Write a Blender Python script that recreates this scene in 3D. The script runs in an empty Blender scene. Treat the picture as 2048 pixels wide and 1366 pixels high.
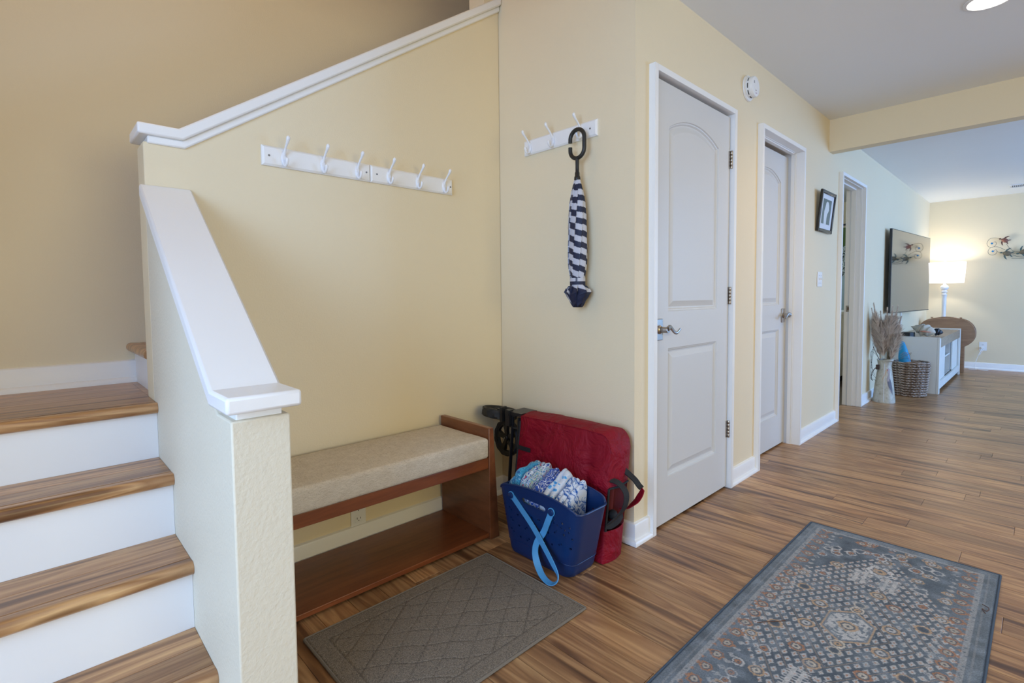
import bpy, bmesh, math, random
import numpy as np
from mathutils import Vector, Matrix, noise
PI = math.pi
random.seed(7)
SC = bpy.context.scene
COL = SC.collection

# ------------------------------------------------------------------ camera
CX, CY, CZ = 1.2021, -1.8784, 1.081
YAW, PITCH, ROLL = 0.8133, -0.0501, -0.0098
FPX, PPX, PPY = 1013.0838, 1017.153, 644.515
def cam_axes():
    cy, sy = math.cos(YAW), math.sin(YAW)
    F = Vector((-sy, cy, 0)); R = Vector((cy, sy, 0)); U = Vector((0, 0, 1))
    cp, sp = math.cos(PITCH), math.sin(PITCH)
    F2 = F*cp + U*sp; U2 = U*cp - F*sp
    cr, sr = math.cos(ROLL), math.sin(ROLL)
    return R*cr + U2*sr, U2*cr - R*sr, F2
_R, _U, _F = cam_axes()
cd = bpy.data.cameras.new('camera'); cam = bpy.data.objects.new('camera', cd); COL.objects.link(cam)
cam.matrix_world = Matrix(((_R.x, _U.x, -_F.x, CX), (_R.y, _U.y, -_F.y, CY), (_R.z, _U.z, -_F.z, CZ), (0, 0, 0, 1)))
cd.sensor_width = 36; cd.lens = FPX*36/2048
cd.shift_x = (1024-PPX)/2048; cd.shift_y = (PPY-683)/2048
cd.clip_start = 0.02; cd.clip_end = 60
SC.camera = cam
def to_px(x, y, z):
    q = Vector((x-CX, y-CY, z-CZ)); w = q.dot(_F)
    if w < .05: return None
    return PPX+FPX*q.dot(_R)/w, PPY-FPX*q.dot(_U)/w, w

# ------------------------------------------------------------------ world, light, exposure
SC.view_settings.view_transform = 'Standard'
SC.view_settings.look = 'None'
SC.view_settings.exposure = 0.0
SC.view_settings.gamma = 1.0
SC.view_settings.use_curve_mapping = False
W = bpy.data.worlds.new('world'); SC.world = W; W.use_nodes = True
W.node_tree.nodes['Background'].inputs[0].default_value = (1.0, 0.90, 0.50, 1)
W.node_tree.nodes['Background'].inputs[1].default_value = 1.15
def area(name, loc, target, sx, sy, power, color, spread=PI):
    l = bpy.data.lights.new(name, 'AREA'); l.shape = 'RECTANGLE'; l.size = sx; l.size_y = sy
    l.energy = power; l.color = color; l.spread = spread
    o = bpy.data.objects.new(name, l); COL.objects.link(o); o.location = loc
    o.rotation_euler = (Vector(target)-Vector(loc)).to_track_quat('-Z', 'Y').to_euler()
    return o
COOL = (0.66, 0.83, 1.0)
area('daylight_living_window', (4.85, 5.2, 1.35), (0, 5.2, 1.3), 3.2, 1.9, 222, (0.19, 0.455, 1.0))
area('daylight_entry_window', (1.2, -3.95, 1.45), (-.2, 0, 1.3), 2.0, 1.9, 102, (0.32, 0.56, 1.0))
area('hall_side_fill', (4.85, -0.8, 1.4), (0, -0.8, 1.5), 2.4, 1.6, 49, (1.0, 0.89, 0.54))  # added warm fill from the unseen side, stands in for room bounce
area('stairwell_fill', (-0.6, -2.0, 4.75), (-0.7, -1.9, 0), 0.5, 0.5, 10, (1.0, 0.64, 0.22))  # added unseen fill high in the stairwell, tuned to tint its walls

# ------------------------------------------------------------------ material helpers
def srgb(r, g, b):
    f = lambda c: (c/255/12.92 if c/255 <= .04045 else ((c/255+.055)/1.055)**2.4)
    return (f(r), f(g), f(b), 1)
class NT:
    def __init__(s, name):
        s.m = bpy.data.materials.new(name); s.m.use_nodes = True
        s.t = s.m.node_tree; s.b = s.t.nodes['Principled BSDF']
    def n(s, typ, **kw):
        nd = s.t.nodes.new(typ)
        for k, v in kw.items():
            if k.startswith('i_'):
                key = k[2:]
                nd.inputs[int(key) if key.isdigit() else key.replace('_', ' ')].default_value = v
            else: setattr(nd, k, v)
        return nd
    def l(s, a, b): s.t.links.new(a, b)
    def ramp(s, src, stops, interp='LINEAR'):
        r = s.n('ShaderNodeValToRGB'); r.color_ramp.interpolation = interp
        el = r.color_ramp.elements
        while len(el) > 1: el.remove(el[-1])
        el[0].position = stops[0][0]; el[0].color = stops[0][1]
        for p, c in stops[1:]:
            e = el.new(p); e.color = c
        s.l(src, r.inputs[0]); return r.outputs[0]
    def mapping(s, scale=(1, 1, 1), coord='Object', rand=False):
        if coord == 'World': src = s.n('ShaderNodeNewGeometry').outputs['Position']
        else: src = s.n('ShaderNodeTexCoord').outputs[coord]
        mp = s.n('ShaderNodeMapping'); mp.inputs['Scale'].default_value = scale
        s.l(src, mp.inputs[0])
        if rand:
            oi = s.n('ShaderNodeObjectInfo'); mu = s.n('ShaderNodeMath', operation='MULTIPLY'); mu.inputs[1].default_value = 61.7
            s.l(oi.outputs['Random'], mu.inputs[0])
            cb = s.n('ShaderNodeCombineXYZ')
            for i in range(3): s.l(mu.outputs[0], cb.inputs[i])
            s.l(cb.outputs[0], mp.inputs['Location'])
        return mp.outputs[0]
    def noise(s, vec, scale, detail=3, rough=.5, dist=0):
        n = s.n('ShaderNodeTexNoise'); n.inputs['Scale'].default_value = scale; n.inputs['Detail'].default_value = detail
        n.inputs['Roughness'].default_value = rough; n.inputs['Distortion'].default_value = dist
        s.l(vec, n.inputs['Vector']); return n.outputs['Fac']
    def bump(s, h, strength, dist=.002):
        b = s.n('ShaderNodeBump'); b.inputs['Strength'].default_value = strength; b.inputs['Distance'].default_value = dist
        s.l(h, b.inputs['Height']); s.l(b.outputs[0], s.b.inputs['Normal'])
    def mix(s, f, a, b, typ='MIX'):
        m = s.n('ShaderNodeMix', data_type='RGBA', blend_type=typ)
        for inp, v in ((m.inputs[0], f), (m.inputs[6], a), (m.inputs[7], b)):
            if isinstance(v, (int, float, tuple)): inp.default_value = v
            else: s.l(v, inp)
        return m.outputs[2]
    def base(s, v):
        if isinstance(v, tuple): s.b.inputs['Base Color'].default_value = v
        else: s.l(v, s.b.inputs['Base Color'])
    def set(s, **kw):
        for k, v in kw.items(): s.b.inputs[k.replace('_', ' ')].default_value = v
        return s.m
def plain(name, col, rough=.5, metal=0, bump=0, bscale=200, var=.0, **kw):
    t = NT(name); v = t.mapping()
    if var:
        c2 = tuple(max(0, c*(1-var)) for c in col[:3])+(1,)
        t.base(t.mix(t.noise(v, 9, 4), c2, col))
    else: t.base(col)
    if bump: t.bump(t.noise(v, bscale, 2), bump)
    return t.set(Roughness=rough, Metallic=metal, **kw)

def wall_mat(name, col, strength=.35, scale=150):
    t = NT(name); v = t.mapping(coord='World')
    n = t.noise(v, scale, 3, .55); big = t.noise(v, 1.3, 2)
    c2 = tuple(c*.965 for c in col[:3])+(1,)
    t.base(t.mix(big, c2, col)); t.bump(n, strength, .0016)
    return t.set(Roughness=.62)
M = {}
M['wall'] = wall_mat('cream_wall_paint', (0.815, 0.695, 0.482, 1))
M['wall_rough'] = wall_mat('cream_textured_plaster', (0.765, 0.70, 0.55, 1), 1.0, 95)
M['ceiling'] = wall_mat('white_ceiling_paint', (0.85, 0.86, 0.86, 1), .2, 120)
M['trim'] = plain('white_gloss_trim', (0.87, 0.86, 0.845, 1), .32, bump=.05, bscale=30)
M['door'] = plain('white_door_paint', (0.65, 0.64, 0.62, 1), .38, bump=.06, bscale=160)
M['riser'] = plain('white_riser_paint', (0.87, 0.86, 0.845, 1), .35, bump=.05, bscale=40)
M['dark'] = plain('dark_gap', (0.02, 0.018, 0.016, 1), .8)
M['nickel'] = plain('brushed_nickel', (0.42, 0.38, 0.34, 1), .28, 1.0, bump=.1, bscale=300)
M['white_plastic'] = plain('white_plastic', (0.82, 0.82, 0.82, 1), .35)
M['white_metal'] = plain('white_enamel', (0.84, 0.84, 0.86, 1), .25)
M['black_plastic'] = plain('black_plastic', (0.012, 0.012, 0.013, 1), .45)
M['black_rubber'] = plain('black_rubber', (0.014, 0.014, 0.015, 1), .6, bump=.3, bscale=400)
M['black_metal'] = plain('black_metal', (0.015, 0.015, 0.017, 1), .35)
M['screw'] = plain('zinc_screw', (0.25, 0.26, 0.3, 1), .4, 1.0)

def wood_floor(name, scale, rand, rough=.36):
    # plank grain runs along x for scale=(small, large, .)
    t = NT(name); v = t.mapping(scale, 'World', rand)
    warp = t.noise(v, .55, 2, .5)
    st = t.noise(v, .55, 2, .5, 2.2)
    fine = t.noise(v, 5.5, 4, .65, .3)
    c = t.ramp(st, [(.26, srgb(88, 58, 38)), (.36, srgb(124, 87, 57)), (.43, srgb(162, 119, 80)), (.50, srgb(188, 146, 102)), (.56, srgb(148, 106, 70)), (.62, srgb(172, 130, 89)), (.68, srgb(202, 160, 112)), (.76, srgb(112, 77, 50))])
    f = t.ramp(fine, [(.30, (.80, .78, .76, 1)), (.52, (1, 1, 1, 1)), (.75, (1.0, .98, .95, 1))])
    c = t.mix(1.0, c, f, 'MULTIPLY')
    if rand:
        oi = t.n('ShaderNodeObjectInfo')
        tint = t.ramp(oi.outputs['Random'], [(0, (.74, .72, .70, 1)), (.5, (.98, .97, .96, 1)), (1, (1.18, 1.16, 1.10, 1))])
        c = t.mix(1.0, c, tint, 'MULTIPLY')
    t.base(c); t.bump(fine, .12, .0008)
    t.set(Roughness=rough); t.b.inputs['Coat Weight'].default_value = .15; t.b.inputs['Coat Roughness'].default_value = .3
    return t.m
M['plank'] = wood_floor('walnut_floor_plank', (1.3, 15, 1), True)
M['plank_far'] = wood_floor('walnut_floor_far', (1.1, 17, 1), False)
M['tread'] = wood_floor('walnut_stair_tread', (17, 1.1, 17), True, .3)
M['nosing'] = wood_floor('walnut_stair_nosing', (9, 1.6, 9), True, .28)
def wood(name, cd_, cl, scale, rough=.35, coat=.2):
    t = NT(name); v = t.mapping(scale, 'Object')
    a = t.noise(v, 1, 5, .6, 1.0); b = t.noise(v, 4.5, 3, .6)
    c = t.ramp(a, [(.3, cd_), (.7, cl)])
    c = t.mix(1.0, c, t.ramp(b, [(.3, (.82, .8, .78, 1)), (.6, (1, 1, 1, 1))]), 'MULTIPLY')
    t.base(c); t.bump(b, .05, .001); t.set(Roughness=rough); t.b.inputs['Coat Weight'].default_value = coat
    return t.m
M['cherry_y'] = wood('cherry_wood_long', (0.145, 0.036, 0.011, 1), (0.27, 0.078, 0.024, 1), (14, 1.6, 14))
M['cherry_x'] = wood('cherry_wood_panel', (0.15, 0.046, 0.016, 1), (0.26, 0.088, 0.032, 1), (2.2, 9, 9))
M['oak_x'] = wood('folding_table_oak', (0.26, 0.13, 0.062, 1), (0.42, 0.235, 0.12, 1), (1.5, 12, 12), .4)

# ------------------------------------------------------------------ mesh builder
ORG = {}
class MB:
    def __init__(s): s.v = []; s.f = []; s.c = []; s.mi = []
    def quad(s, *p):
        i = len(s.v); s.v += [tuple(q) for q in p]; s.f.append(tuple(range(i, i+len(p)))); return s
    def box(s, a, b):
        x0, y0, z0 = a; x1, y1, z1 = b
        i = len(s.v)
        s.v += [(x0, y0, z0), (x1, y0, z0), (x1, y1, z0), (x0, y1, z0), (x0, y0, z1), (x1, y0, z1), (x1, y1, z1), (x0, y1, z1)]
        s.f += [tuple(i+k for k in q) for q in ((0, 3, 2, 1), (4, 5, 6, 7), (0, 1, 5, 4), (1, 2, 6, 5), (2, 3, 7, 6), (3, 0, 4, 7))]
        return s
    def grid(s, P, cu=False, cv=False, flip=False):
        # P[i][j] points
        n, m = len(P), len(P[0]); i0 = len(s.v)
        for r in P: s.v += [tuple(p) for p in r]
        for i in range(n if cu else n-1):
            for j in range(m if cv else m-1):
                a, b = i0+i*m+j, i0+i*m+(j+1) % m
                c, d = i0+((i+1) % n)*m+(j+1) % m, i0+((i+1) % n)*m+j
                s.f.append((a, d, c, b) if flip else (a, b, c, d))
        return s
    def cap(s, ring, flip=False):
        i = len(s.v); s.v += [tuple(p) for p in ring]
        q = tuple(range(i, i+len(ring))); s.f.append(q[::-1] if flip else q); return s
    def tube(s, pts, r, n=8, closed=False, flat=1.0, up=None):
        pts = [Vector(p) for p in pts]; N = len(pts)
        rr = r if isinstance(r, (list, tuple)) else [r]*N
        rings = []; prev = None
        for i, p in enumerate(pts):
            if closed: t = pts[(i+1) % N]-pts[i-1]
            else: t = pts[min(i+1, N-1)]-pts[max(i-1, 0)]
            if t.length < 1e-9: t = Vector((0, 0, 1))
            t.normalize()
            if up is not None:
                a = (Vector(up)-t*Vector(up).dot(t))
                if a.length < 1e-4: a = t.orthogonal()
            elif prev is None: a = t.orthogonal()
            else: a = prev-t*prev.dot(t)
            a.normalize(); prev = a; b = t.cross(a)
            rings.append([p+(a*math.cos(2*PI*k/n)*flat+b*math.sin(2*PI*k/n))*rr[i] for k in range(n)])
        s.grid(rings, cu=closed, cv=True)
        if not closed: s.cap(rings[0], True); s.cap(rings[-1])
        return s
    def lathe(s, prof, c=(0, 0, 0), n=24, axis='z', sx=1, sy=1, capends=True):
        rings = []
        for r, h in prof:
            ring = []
            for k in range(n):
                a = 2*PI*k/n; x, y = r*math.cos(a)*sx, r*math.sin(a)*sy
                if axis == 'z': q = (c[0]+x, c[1]+y, c[2]+h)
                elif axis == 'x': q = (c[0]+h, c[1]+x, c[2]+y)
                else: q = (c[0]+y, c[1]+h, c[2]+x)
                ring.append(q)
            rings.append(ring)
        s.grid(rings, cv=True)
        if capends: s.cap(rings[0], True); s.cap(rings[-1])
        return s
    def prism(s, poly, axis, a, b):
        def pt(u, v, w):
            return {'x': (w, u, v), 'y': (u, w, v), 'z': (u, v, w)}[axis]
        A = [pt(u, v, a) for u, v in poly]; B = [pt(u, v, b) for u, v in poly]
        n = len(poly)
        for k in range(n): s.quad(A[k], A[(k+1) % n], B[(k+1) % n], B[k])
        s.cap(A, True); s.cap(B); return s
    def ellipsoid(s, c, r, n=12, m=8, rot=None):
        rings = []
        for i in range(m+1):
            th = PI*i/m; ring = []
            for k in range(n):
                a = 2*PI*k/n
                q = Vector((r[0]*max(.02, math.sin(th))*math.cos(a), r[1]*max(.02, math.sin(th))*math.sin(a), -r[2]*math.cos(th)))
                if rot is not None: q = rot @ q
                ring.append(Vector(c)+q)
            rings.append(ring)
        s.grid(rings, cv=True); s.cap(rings[0], True); s.cap(rings[-1]); return s
    def xform(s, mat, start=0):
        for i in range(start, len(s.v)): s.v[i] = tuple(mat @ Vector(s.v[i]))
        return s
    def mesh(s, name, org=(0, 0, 0), merge=True):
        me = bpy.data.meshes.new(name)
        me.from_pydata([(x-org[0], y-org[1], z-org[2]) for x, y, z in s.v], [], s.f)
        bm = bmesh.new(); bm.from_mesh(me)
        if merge: bmesh.ops.remove_doubles(bm, verts=bm.verts, dist=1e-5)
        bmesh.ops.recalc_face_normals(bm, faces=bm.faces)
        bm.to_mesh(me); bm.free(); return me
    def build(s, name, mat, parent=None, smooth=False, bevel=0, seg=2, org=None, merge=True, subd=0, ang=35):
        xs = np.array(s.v)
        if org is None:
            lo, hi = xs.min(0), xs.max(0); org = ((lo[0]+hi[0])/2, (lo[1]+hi[1])/2, lo[2])
        org = tuple(float(c) for c in org)
        me = s.mesh(name, org, merge)
        o = bpy.data.objects.new(name, me); COL.objects.link(o)
        if mat is not None: me.materials.append(M[mat] if isinstance(mat, str) else mat)
        place(o, org, parent)
        if bevel:
            b = o.modifiers.new('bevel', 'BEVEL'); b.width = bevel; b.segments = seg; b.limit_method = 'ANGLE'; b.angle_limit = math.radians(40)
        if subd:
            d = o.modifiers.new('subd', 'SUBSURF'); d.levels = subd; d.render_levels = subd
        if smooth or bevel or subd:
            for p in me.polygons: p.use_smooth = True
            if not subd:
                me.set_sharp_from_angle(angle=math.radians(ang))
        return o
def place(o, org, parent):
    ORG[o.name] = org
    if parent is not None:
        po = ORG[parent.name]; o.parent = parent
        o.location = (org[0]-po[0], org[1]-po[1], org[2]-po[2])
    else: o.location = org
def tag(o, label, cat, group=None):
    o['label'] = label; o['category'] = cat
    if group: o['group'] = group
    return o
def thing(name, label, cat, loc, group=None):
    o = bpy.data.objects.new(name, None); COL.objects.link(o); o.empty_display_size = .05
    place(o, tuple(loc), None); return tag(o, label, cat, group)
def struct(o, label=None):
    o['kind'] = 'structure'
    if label: o['label'] = label
    return o
def sempty(name, loc, label=None):
    o = bpy.data.objects.new(name, None); COL.objects.link(o); place(o, tuple(loc), None); return struct(o, label)
def copy_tree(o, off, label=None, group=None):
    r = o.copy(); COL.objects.link(r); r.location = Vector(o.location)+Vector(off)
    ORG[r.name] = tuple(r.location)
    if label: r['label'] = label
    if group: r['group'] = group
    for ch in list(o.children):
        c = ch.copy(); COL.objects.link(c); c.parent = r
        for g in list(ch.children):
            d = g.copy(); COL.objects.link(d); d.parent = c
    return r
def color_attr(o, fn, name='paint'):
    me = o.data; n = len(me.vertices)
    co = np.empty(n*3, dtype=np.float32); me.vertices.foreach_get('co', co); co = co.reshape(-1, 3)
    cols = np.ones((n, 4), dtype=np.float32); cols[:, :3] = fn(co)
    at = me.color_attributes.new(name, 'FLOAT_COLOR', 'POINT'); at.data.foreach_set('color', cols.ravel())
def paint_mat(name, rough=.7, bscale=500, bump=.3, noise_amt=0, nscale=900):
    t = NT(name); a = t.n('ShaderNodeVertexColor', layer_name='paint'); c = a.outputs[0]
    v = t.mapping()
    n = t.noise(v, bscale, 2)
    if noise_amt:
        nn = t.noise(v, nscale, 2)
        g = t.ramp(nn, [(.3, (1-noise_amt,)*3+(1,)), (.7, (1+noise_amt*.7,)*3+(1,))])
        c = t.mix(1.0, c, g, 'MULTIPLY')
    t.base(c); t.bump(n, bump); return t.set(Roughness=rough)

# ================================================================== SETTING
A = -0.84            # back wall of the alcove (bench wall)
H = 2.445; H2 = 2.404
YE = 7.84; BX = -1.40; LZ = 0.745
XR = 5.0; YN = -4.1
# ---- floor base, planks
fl = MB()
fl.box((BX-.2, YN, -.08), (XR, 0, -.0095)); fl.box((-.84, 0, -.08), (XR, .02, -.0095)); fl.box((-2.3, .0, -.08), (XR, YE+.2, -.0095))
floor = struct(fl.build('floor', 'plank_far', org=(0, 0, 0), merge=False), 'walnut brown laminate plank floor running across the hall')
PW = .1175
def plank_mesh(L, cache={}):
    k = round(L, 4)
    if k not in cache:
        b = MB(); g = .0006; w = PW
        x0, x1 = g, k-g; y0, y1 = g, w-g; c = .0009; zt = 0; zb = -.009
        T = [(x0+c, y0+c, zt), (x1-c, y0+c, zt), (x1-c, y1-c, zt), (x0+c, y1-c, zt)]
        E_ = [(x0, y0, zt-c), (x1, y0, zt-c), (x1, y1, zt-c), (x0, y1, zt-c)]
        B = [(x0, y0, zb), (x1, y0, zb), (x1, y1, zb), (x0, y1, zb)]
        b.grid([B, E_, T], cv=True); b.cap(T)
        me = b.mesh('plank'); me.materials.append(M['plank']); cache[k] = me
    return cache[k]
cands = []
far = MB()
row = 0
y = .083-PW*36
while y < YE:
    y1 = y+PW
    if y1 > YN:
        xa = A if y1 <= 0.01 and y > -1.5 else (-0.0 if y > -1.5 else -.15)
        if y > .0: xa = -.02
        if 3.0 < y < 3.95 or 1.3 < y < 2.1: xa = -.13
        st = [0.0, .52, .83, .27, .66, .12, .95, .40][row % 8]*1.2 + (.321 if row % 2 else 0)
        x = xa-((xa-st) % 1.2)
        while x < XR:
            a, b = max(x, xa), min(x+1.2, XR)
            if b-a > .02:
                best = None
                for u in np.linspace(a, b, 7):
                    q = to_px(u, (y+y1)/2, 0)
                    if q and -60 < q[0] < 2110 and 0 < q[1] < 1450: best = q[2] if best is None else min(best, q[2])
                if best is not None: cands.append((best, a, b, y))
                else: far.box((a, y+.0006, -.009), (b, y1-.0006, 0))
            x += 1.2
    row += 1; y = y1
cands.sort()
for k, (dst, a, b, y) in enumerate(cands):
    if k < 290:
        o = bpy.data.objects.new('plank', plank_mesh(b-a)); COL.objects.link(o); o.parent = floor; o.location = (a, y, 0)
    else: far.box((a, y+.0006, -.009), (b, y+PW-.0006, 0))
fo = far.build('far_planks', 'plank_far', floor, org=(0, 0, 0), merge=False); fo['kind'] = 'stuff'
# bathroom floor
struct(MB().box((-2.3, 2.9, -.012), (-.13, YE, -.001)).build('floor_bathroom', plain('grey_bath_floor', (.12, .085, .06, 1), .4)))

# ---- door wall (x = 0)
OPEN = [(.1095, .955, 2.080), (1.320, 2.107, 2.096), (3.058, 3.874, 2.090)]
w = MB(); T = .12
ys = 0.0
for a, b, z in OPEN:
    w.box((-T, ys, -.01), (0, a+.01, 2.6)); w.box((-T, a+.01, z-.01), (0, b-.01, 2.6)); ys = b-.01
w.box((-T, ys, -.01), (0, YE, 2.6))
struct(w.build('wall_left', 'wall', merge=False), 'cream painted wall with three white doors')
# ---- umbrella wall (y = 0, faces -y), continues up the stairwell
struct(MB().box((A, 0, -.01), (-.1199, .12, 4.9)).box((-.1199, 0, 2.6), (-.001, .12, 4.9)).build('wall_alcove_side', 'wall', merge=False))
struct(MB().box((-.96, -.10, 2.56), (A-.001, 3.0, 4.9)).box((-.96, 0.0, -.01), (A-.001, 3.0, 2.58)).build('wall_stairwell_right', 'wall', merge=False))
# ---- bench wall with the sloping top
CAPZ0 = 1.603
prof = [(-1.586, -.01), (-1.586, CAPZ0), (-1.471, CAPZ0), (-.0, 2.600), (0, -.01)]
struct(MB().prism(prof, 'x', A-.12, A).build('wall_alcove_back', 'wall', bevel=.004), 'cream wall behind the bench under the sloping white cap')
# cap + molding of bench wall
tr = sempty('trim_1', (A-.06, -1.6, 1.6), 'white cap board on the bench wall, level then rising with the stairs')
def cap_profile(off, th):
    # polyline in (y,z): level then sloping; returns closed polygon offset off..off+th above the plaster
    s = (2.600-CAPZ0)/1.471; k = math.sqrt(1+s*s)
    def up(o_): return CAPZ0+o_
    # slope line z = CAPZ0 + s*(y+1.471) ; offset normal o -> z + o*k
    def yj(o_): return -1.471 + (o_-o_*k)/s
    def z_at(o_, y_): return CAPZ0+s*(y_+1.471)+o_*k
    o0, o1 = off, off+th
    return [(-1.603, up(o0)), (yj(o0), up(o0)), (-.001, z_at(o0, -.001)), (-.001, z_at(o1, -.001)), (yj(o1), up(o1)), (-1.603, up(o1))]
MB().prism(cap_profile(.018, .036), 'x', -.985, -.812).build('cap_board', 'trim', tr, bevel=.006)
p2 = cap_profile(-.006, .025); p2 = [(max(y_, -1.575) if y_ < -1.5 else y_, z_) for y_, z_ in p2]
MB().prism(p2, 'x', -.972, -.828).build('cap_molding', 'trim', tr, bevel=.005)
# ---- half wall between stairs and bench
HY0, HY1, HX = -1.586, -1.466, .056
HZ = .828; s_h = (1.395-HZ)/(A-(-.055))
def hz(x): return HZ if x > -.055 else HZ+s_h*(x+.055)
struct(MB().prism([(A, -.01), (HX, -.01), (HX, HZ), (-.055, HZ), (A, hz(A))], 'y', HY0, HY1).build('wall_half', 'wall_rough', bevel=.004), 'low textured cream half wall beside the stairs')
tr = sempty('trim_2', (0, -1.53, .83), 'sloping white cap board on the low half wall')
def hcap(o0, o1, xe, ye0, ye1, name, bev):
    k = math.sqrt(1+s_h*s_h)
    def xj(o_): return -.055+(o_*k-o_)/(-s_h)*1.0
    def z_at(o_, x_): return HZ+s_h*(x_+.055)+o_*k
    poly = [(A+.001, z_at(o0, A+.001)), (-.055+(o0-o0*k)/s_h, HZ+o0), (xe, HZ+o0), (xe, HZ+o1), (-.055+(o1-o1*k)/s_h, HZ+o1), (A+.001, z_at(o1, A+.001))]
    MB().prism(poly, 'y', ye0, ye1).build(name, 'trim', tr, bevel=bev)
hcap(.02, .056, .092, -1.603, -1.452, 'cap_board', .007)
hcap(-.004, .0195, .044, -1.573, -1.479, 'cap_molding', .003)
# ---- stairwell walls
struct(MB().box((BX-.12, -2.75, -.01), (BX, 3.0, 4.9)).build('wall_stair_back', 'wall'), 'beige stairwell wall behind the landing')
struct(MB().box((BX, -2.87, -.01), (-.10, -2.752, 4.9)).build('wall_stair_left', 'wall'))
struct(MB().box((BX, -2.87, 4.9), (0.06, 3.0, 5.0)).build('ceiling_stairwell', 'ceiling'))
struct(MB().box((BX, 3.0, -.01), (A, 3.12, 4.9)).build('wall_stair_end', 'wall'))
# header above the hall edge of the stairwell (upper floor wall)
struct(MB().box((0.0, -2.87, H), (.12, 0.12, 4.9)).build('wall_upper', 'wall'))
# ---- ceilings, header beam
YB0, YB1, ZB = 2.7615, 2.865, 2.199
struct(MB().box((0.0, YN, H), (XR, YB0, H+.1)).build('ceiling', 'ceiling'))
struct(MB().box((-.0, YB1, H2), (XR, YE+.1, H2+.1)).build('ceiling_living', 'ceiling'))
struct(MB().box((-.0, YB0, ZB), (XR, YB1, H+.1)).build('trim_3', 'wall'), 'cream dropped beam across the hall ceiling')
# ---- far, right and near walls
struct(MB().box((-T, YE, -.01), (XR, YE+.12, 2.6)).build('wall_far', 'wall'))
def holed(name, plane, p0, p1, u0, u1, z1, ho, mat='wall'):
    m = MB()
    def bx(a, b, c, d):
        if plane == 'x': m.box((p0, a, c), (p1, b, d))
        else: m.box((a, p0, c), (b, p1, d))
    u = u0
    for a, b, zl, zh in ho:
        bx(u, a, -.01, z1); bx(a, b, -.01, zl); bx(a, b, zh, z1); u = b
    bx(u, u1, -.01, z1)
    return struct(m.build(name, mat, merge=False))
holed('wall_right', 'x', XR, XR+.12, YN, YE+.12, 2.6, [(-2.0, .4, .6, 2.2), (3.6, 6.8, .4, 2.3)])
holed('wall_near', 'y', YN-.12, YN, -.2, XR, 2.6, [(.15, 2.25, 0.4, 2.35)])
struct(MB().box((-.2, YN, -.01), (-.10, -2.871, 2.6)).build('wall_entry_side', 'wall'))
def window(n, plane, p, a, b, zl, zh):
    m = MB(); e = .05
    def bx(u0, u1, c, d, t=.05):
        if plane == 'x': m.box((p, u0, c), (p+t, u1, d))
        else: m.box((u0, p-t, c), (u1, p, d))
    bx(a, a+e, zl, zh); bx(b-e, b, zl, zh); bx(a, b, zl, zl+e); bx(a, b, zh-e, zh); bx((a+b)/2-.02, (a+b)/2+.02, zl, zh)
    struct(m.build('window_%d' % n, 'trim', merge=False))
window(1, 'x', XR+.02, -2.0, .4, .6, 2.2); window(2, 'x', XR+.02, 3.6, 6.8, .4, 2.3); window(3, 'y', YN-.02, .15, 2.25, .4, 2.35)
# ---- baseboards with shoe moulding
def base_profile():
    # (out, z): board 0.014 thick to z .098, shoe quarter round
    return [(0, 0), (.030, 0), (.030, .004), (.0285, .012), (.024, .018), (.016, .021), (.014, .022), (.014, .082), (.011, .088), (.0, .092)]
def baseboard(name, p0, p1, nrm, z0=0, ext0=0, ext1=0):
    # p0->p1 along the wall, nrm outwards; ext = mitre growth at the ends
    p0, p1, n = Vector(p0), Vector(p1), Vector(nrm); d = (p1-p0).normalized()
    r0 = [p0-d*o*ext0+n*o+Vector((0, 0, z0+z)) for o, z in base_profile()]
    r1 = [p1+d*o*ext1+n*o+Vector((0, 0, z0+z)) for o, z in base_profile()]
    m = MB(); m.grid([r0, r1], cv=True); m.cap(r0, True); m.cap(r1)
    return struct(m.build(name, 'trim', smooth=True, ang=30))
baseboard('baseboard_alcove_back', (A, -1.466, 0), (A, 0, 0), (1, 0, 0), 0, 0, -1)
baseboard('baseboard_alcove_side', (A, 0, 0), (0, 0, 0), (0, -1, 0), 0, -1, 1)
baseboard('baseboard_left_1', (0, 0, 0), (0, .1095, 0), (1, 0, 0), 0, 1, 0)
baseboard('baseboard_left_2', (0, .955, 0), (0, 1.32, 0), (1, 0, 0))
baseboard('baseboard_left_3', (0, 2.107, 0), (0, 3.058, 0), (1, 0, 0))
baseboard('baseboard_left_4', (0, 3.874, 0), (0, YE, 0), (1, 0, 0), 0, 0, -1)
baseboard('baseboard_far', (0, YE, 0), (XR, YE, 0), (0, -1, 0), 0, -1, 0)
baseboard('baseboard_landing', (BX, -2.75, 0), (BX, -1.566, 0), (1, 0, 0), LZ)
# ================================================================== STAIRS
st = thing('staircase', 'staircase of walnut treads and white risers climbing left to a landing', 'stairs', (-.5, -2.2, 0))
YS0, YS1 = -2.748, HY0-.0005
RX = [-.150, -.365, -.580, -.797]     # riser faces
TZ = [.191, .377, .5635, LZ]
def tread_x(xb, xf, z, planks=True):
    t = bpy.data.objects.new('tread', None); COL.objects.link(t); place(t, ((xb+xf)/2, -2.2, z-.02), st)
    n = max(1, round((xf-.045-xb)/.1175)); w_ = (xf-.045-xb)/n
    for k in range(n):
        MB().box((xb+k*w_+.0004, YS0, z-.018), (xb+(k+1)*w_-.0004, YS1, z)).build('plank', 'tread', t, bevel=.0008, seg=1)
    # bullnose
    a = [(xf-.045, z-.001), (xf-.016, z+.0015)]
    for k in range(9):
        th = PI/2-PI*k/8; a.append((xf-.016+.0165*math.cos(th), z-.016+.0175*math.sin(th)))
    a += [(xf-.045, z-.034)]
    MB().prism(a, 'y', YS0, YS1).build('nosing', 'nosing', t, smooth=True)
zb = -.009
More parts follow.
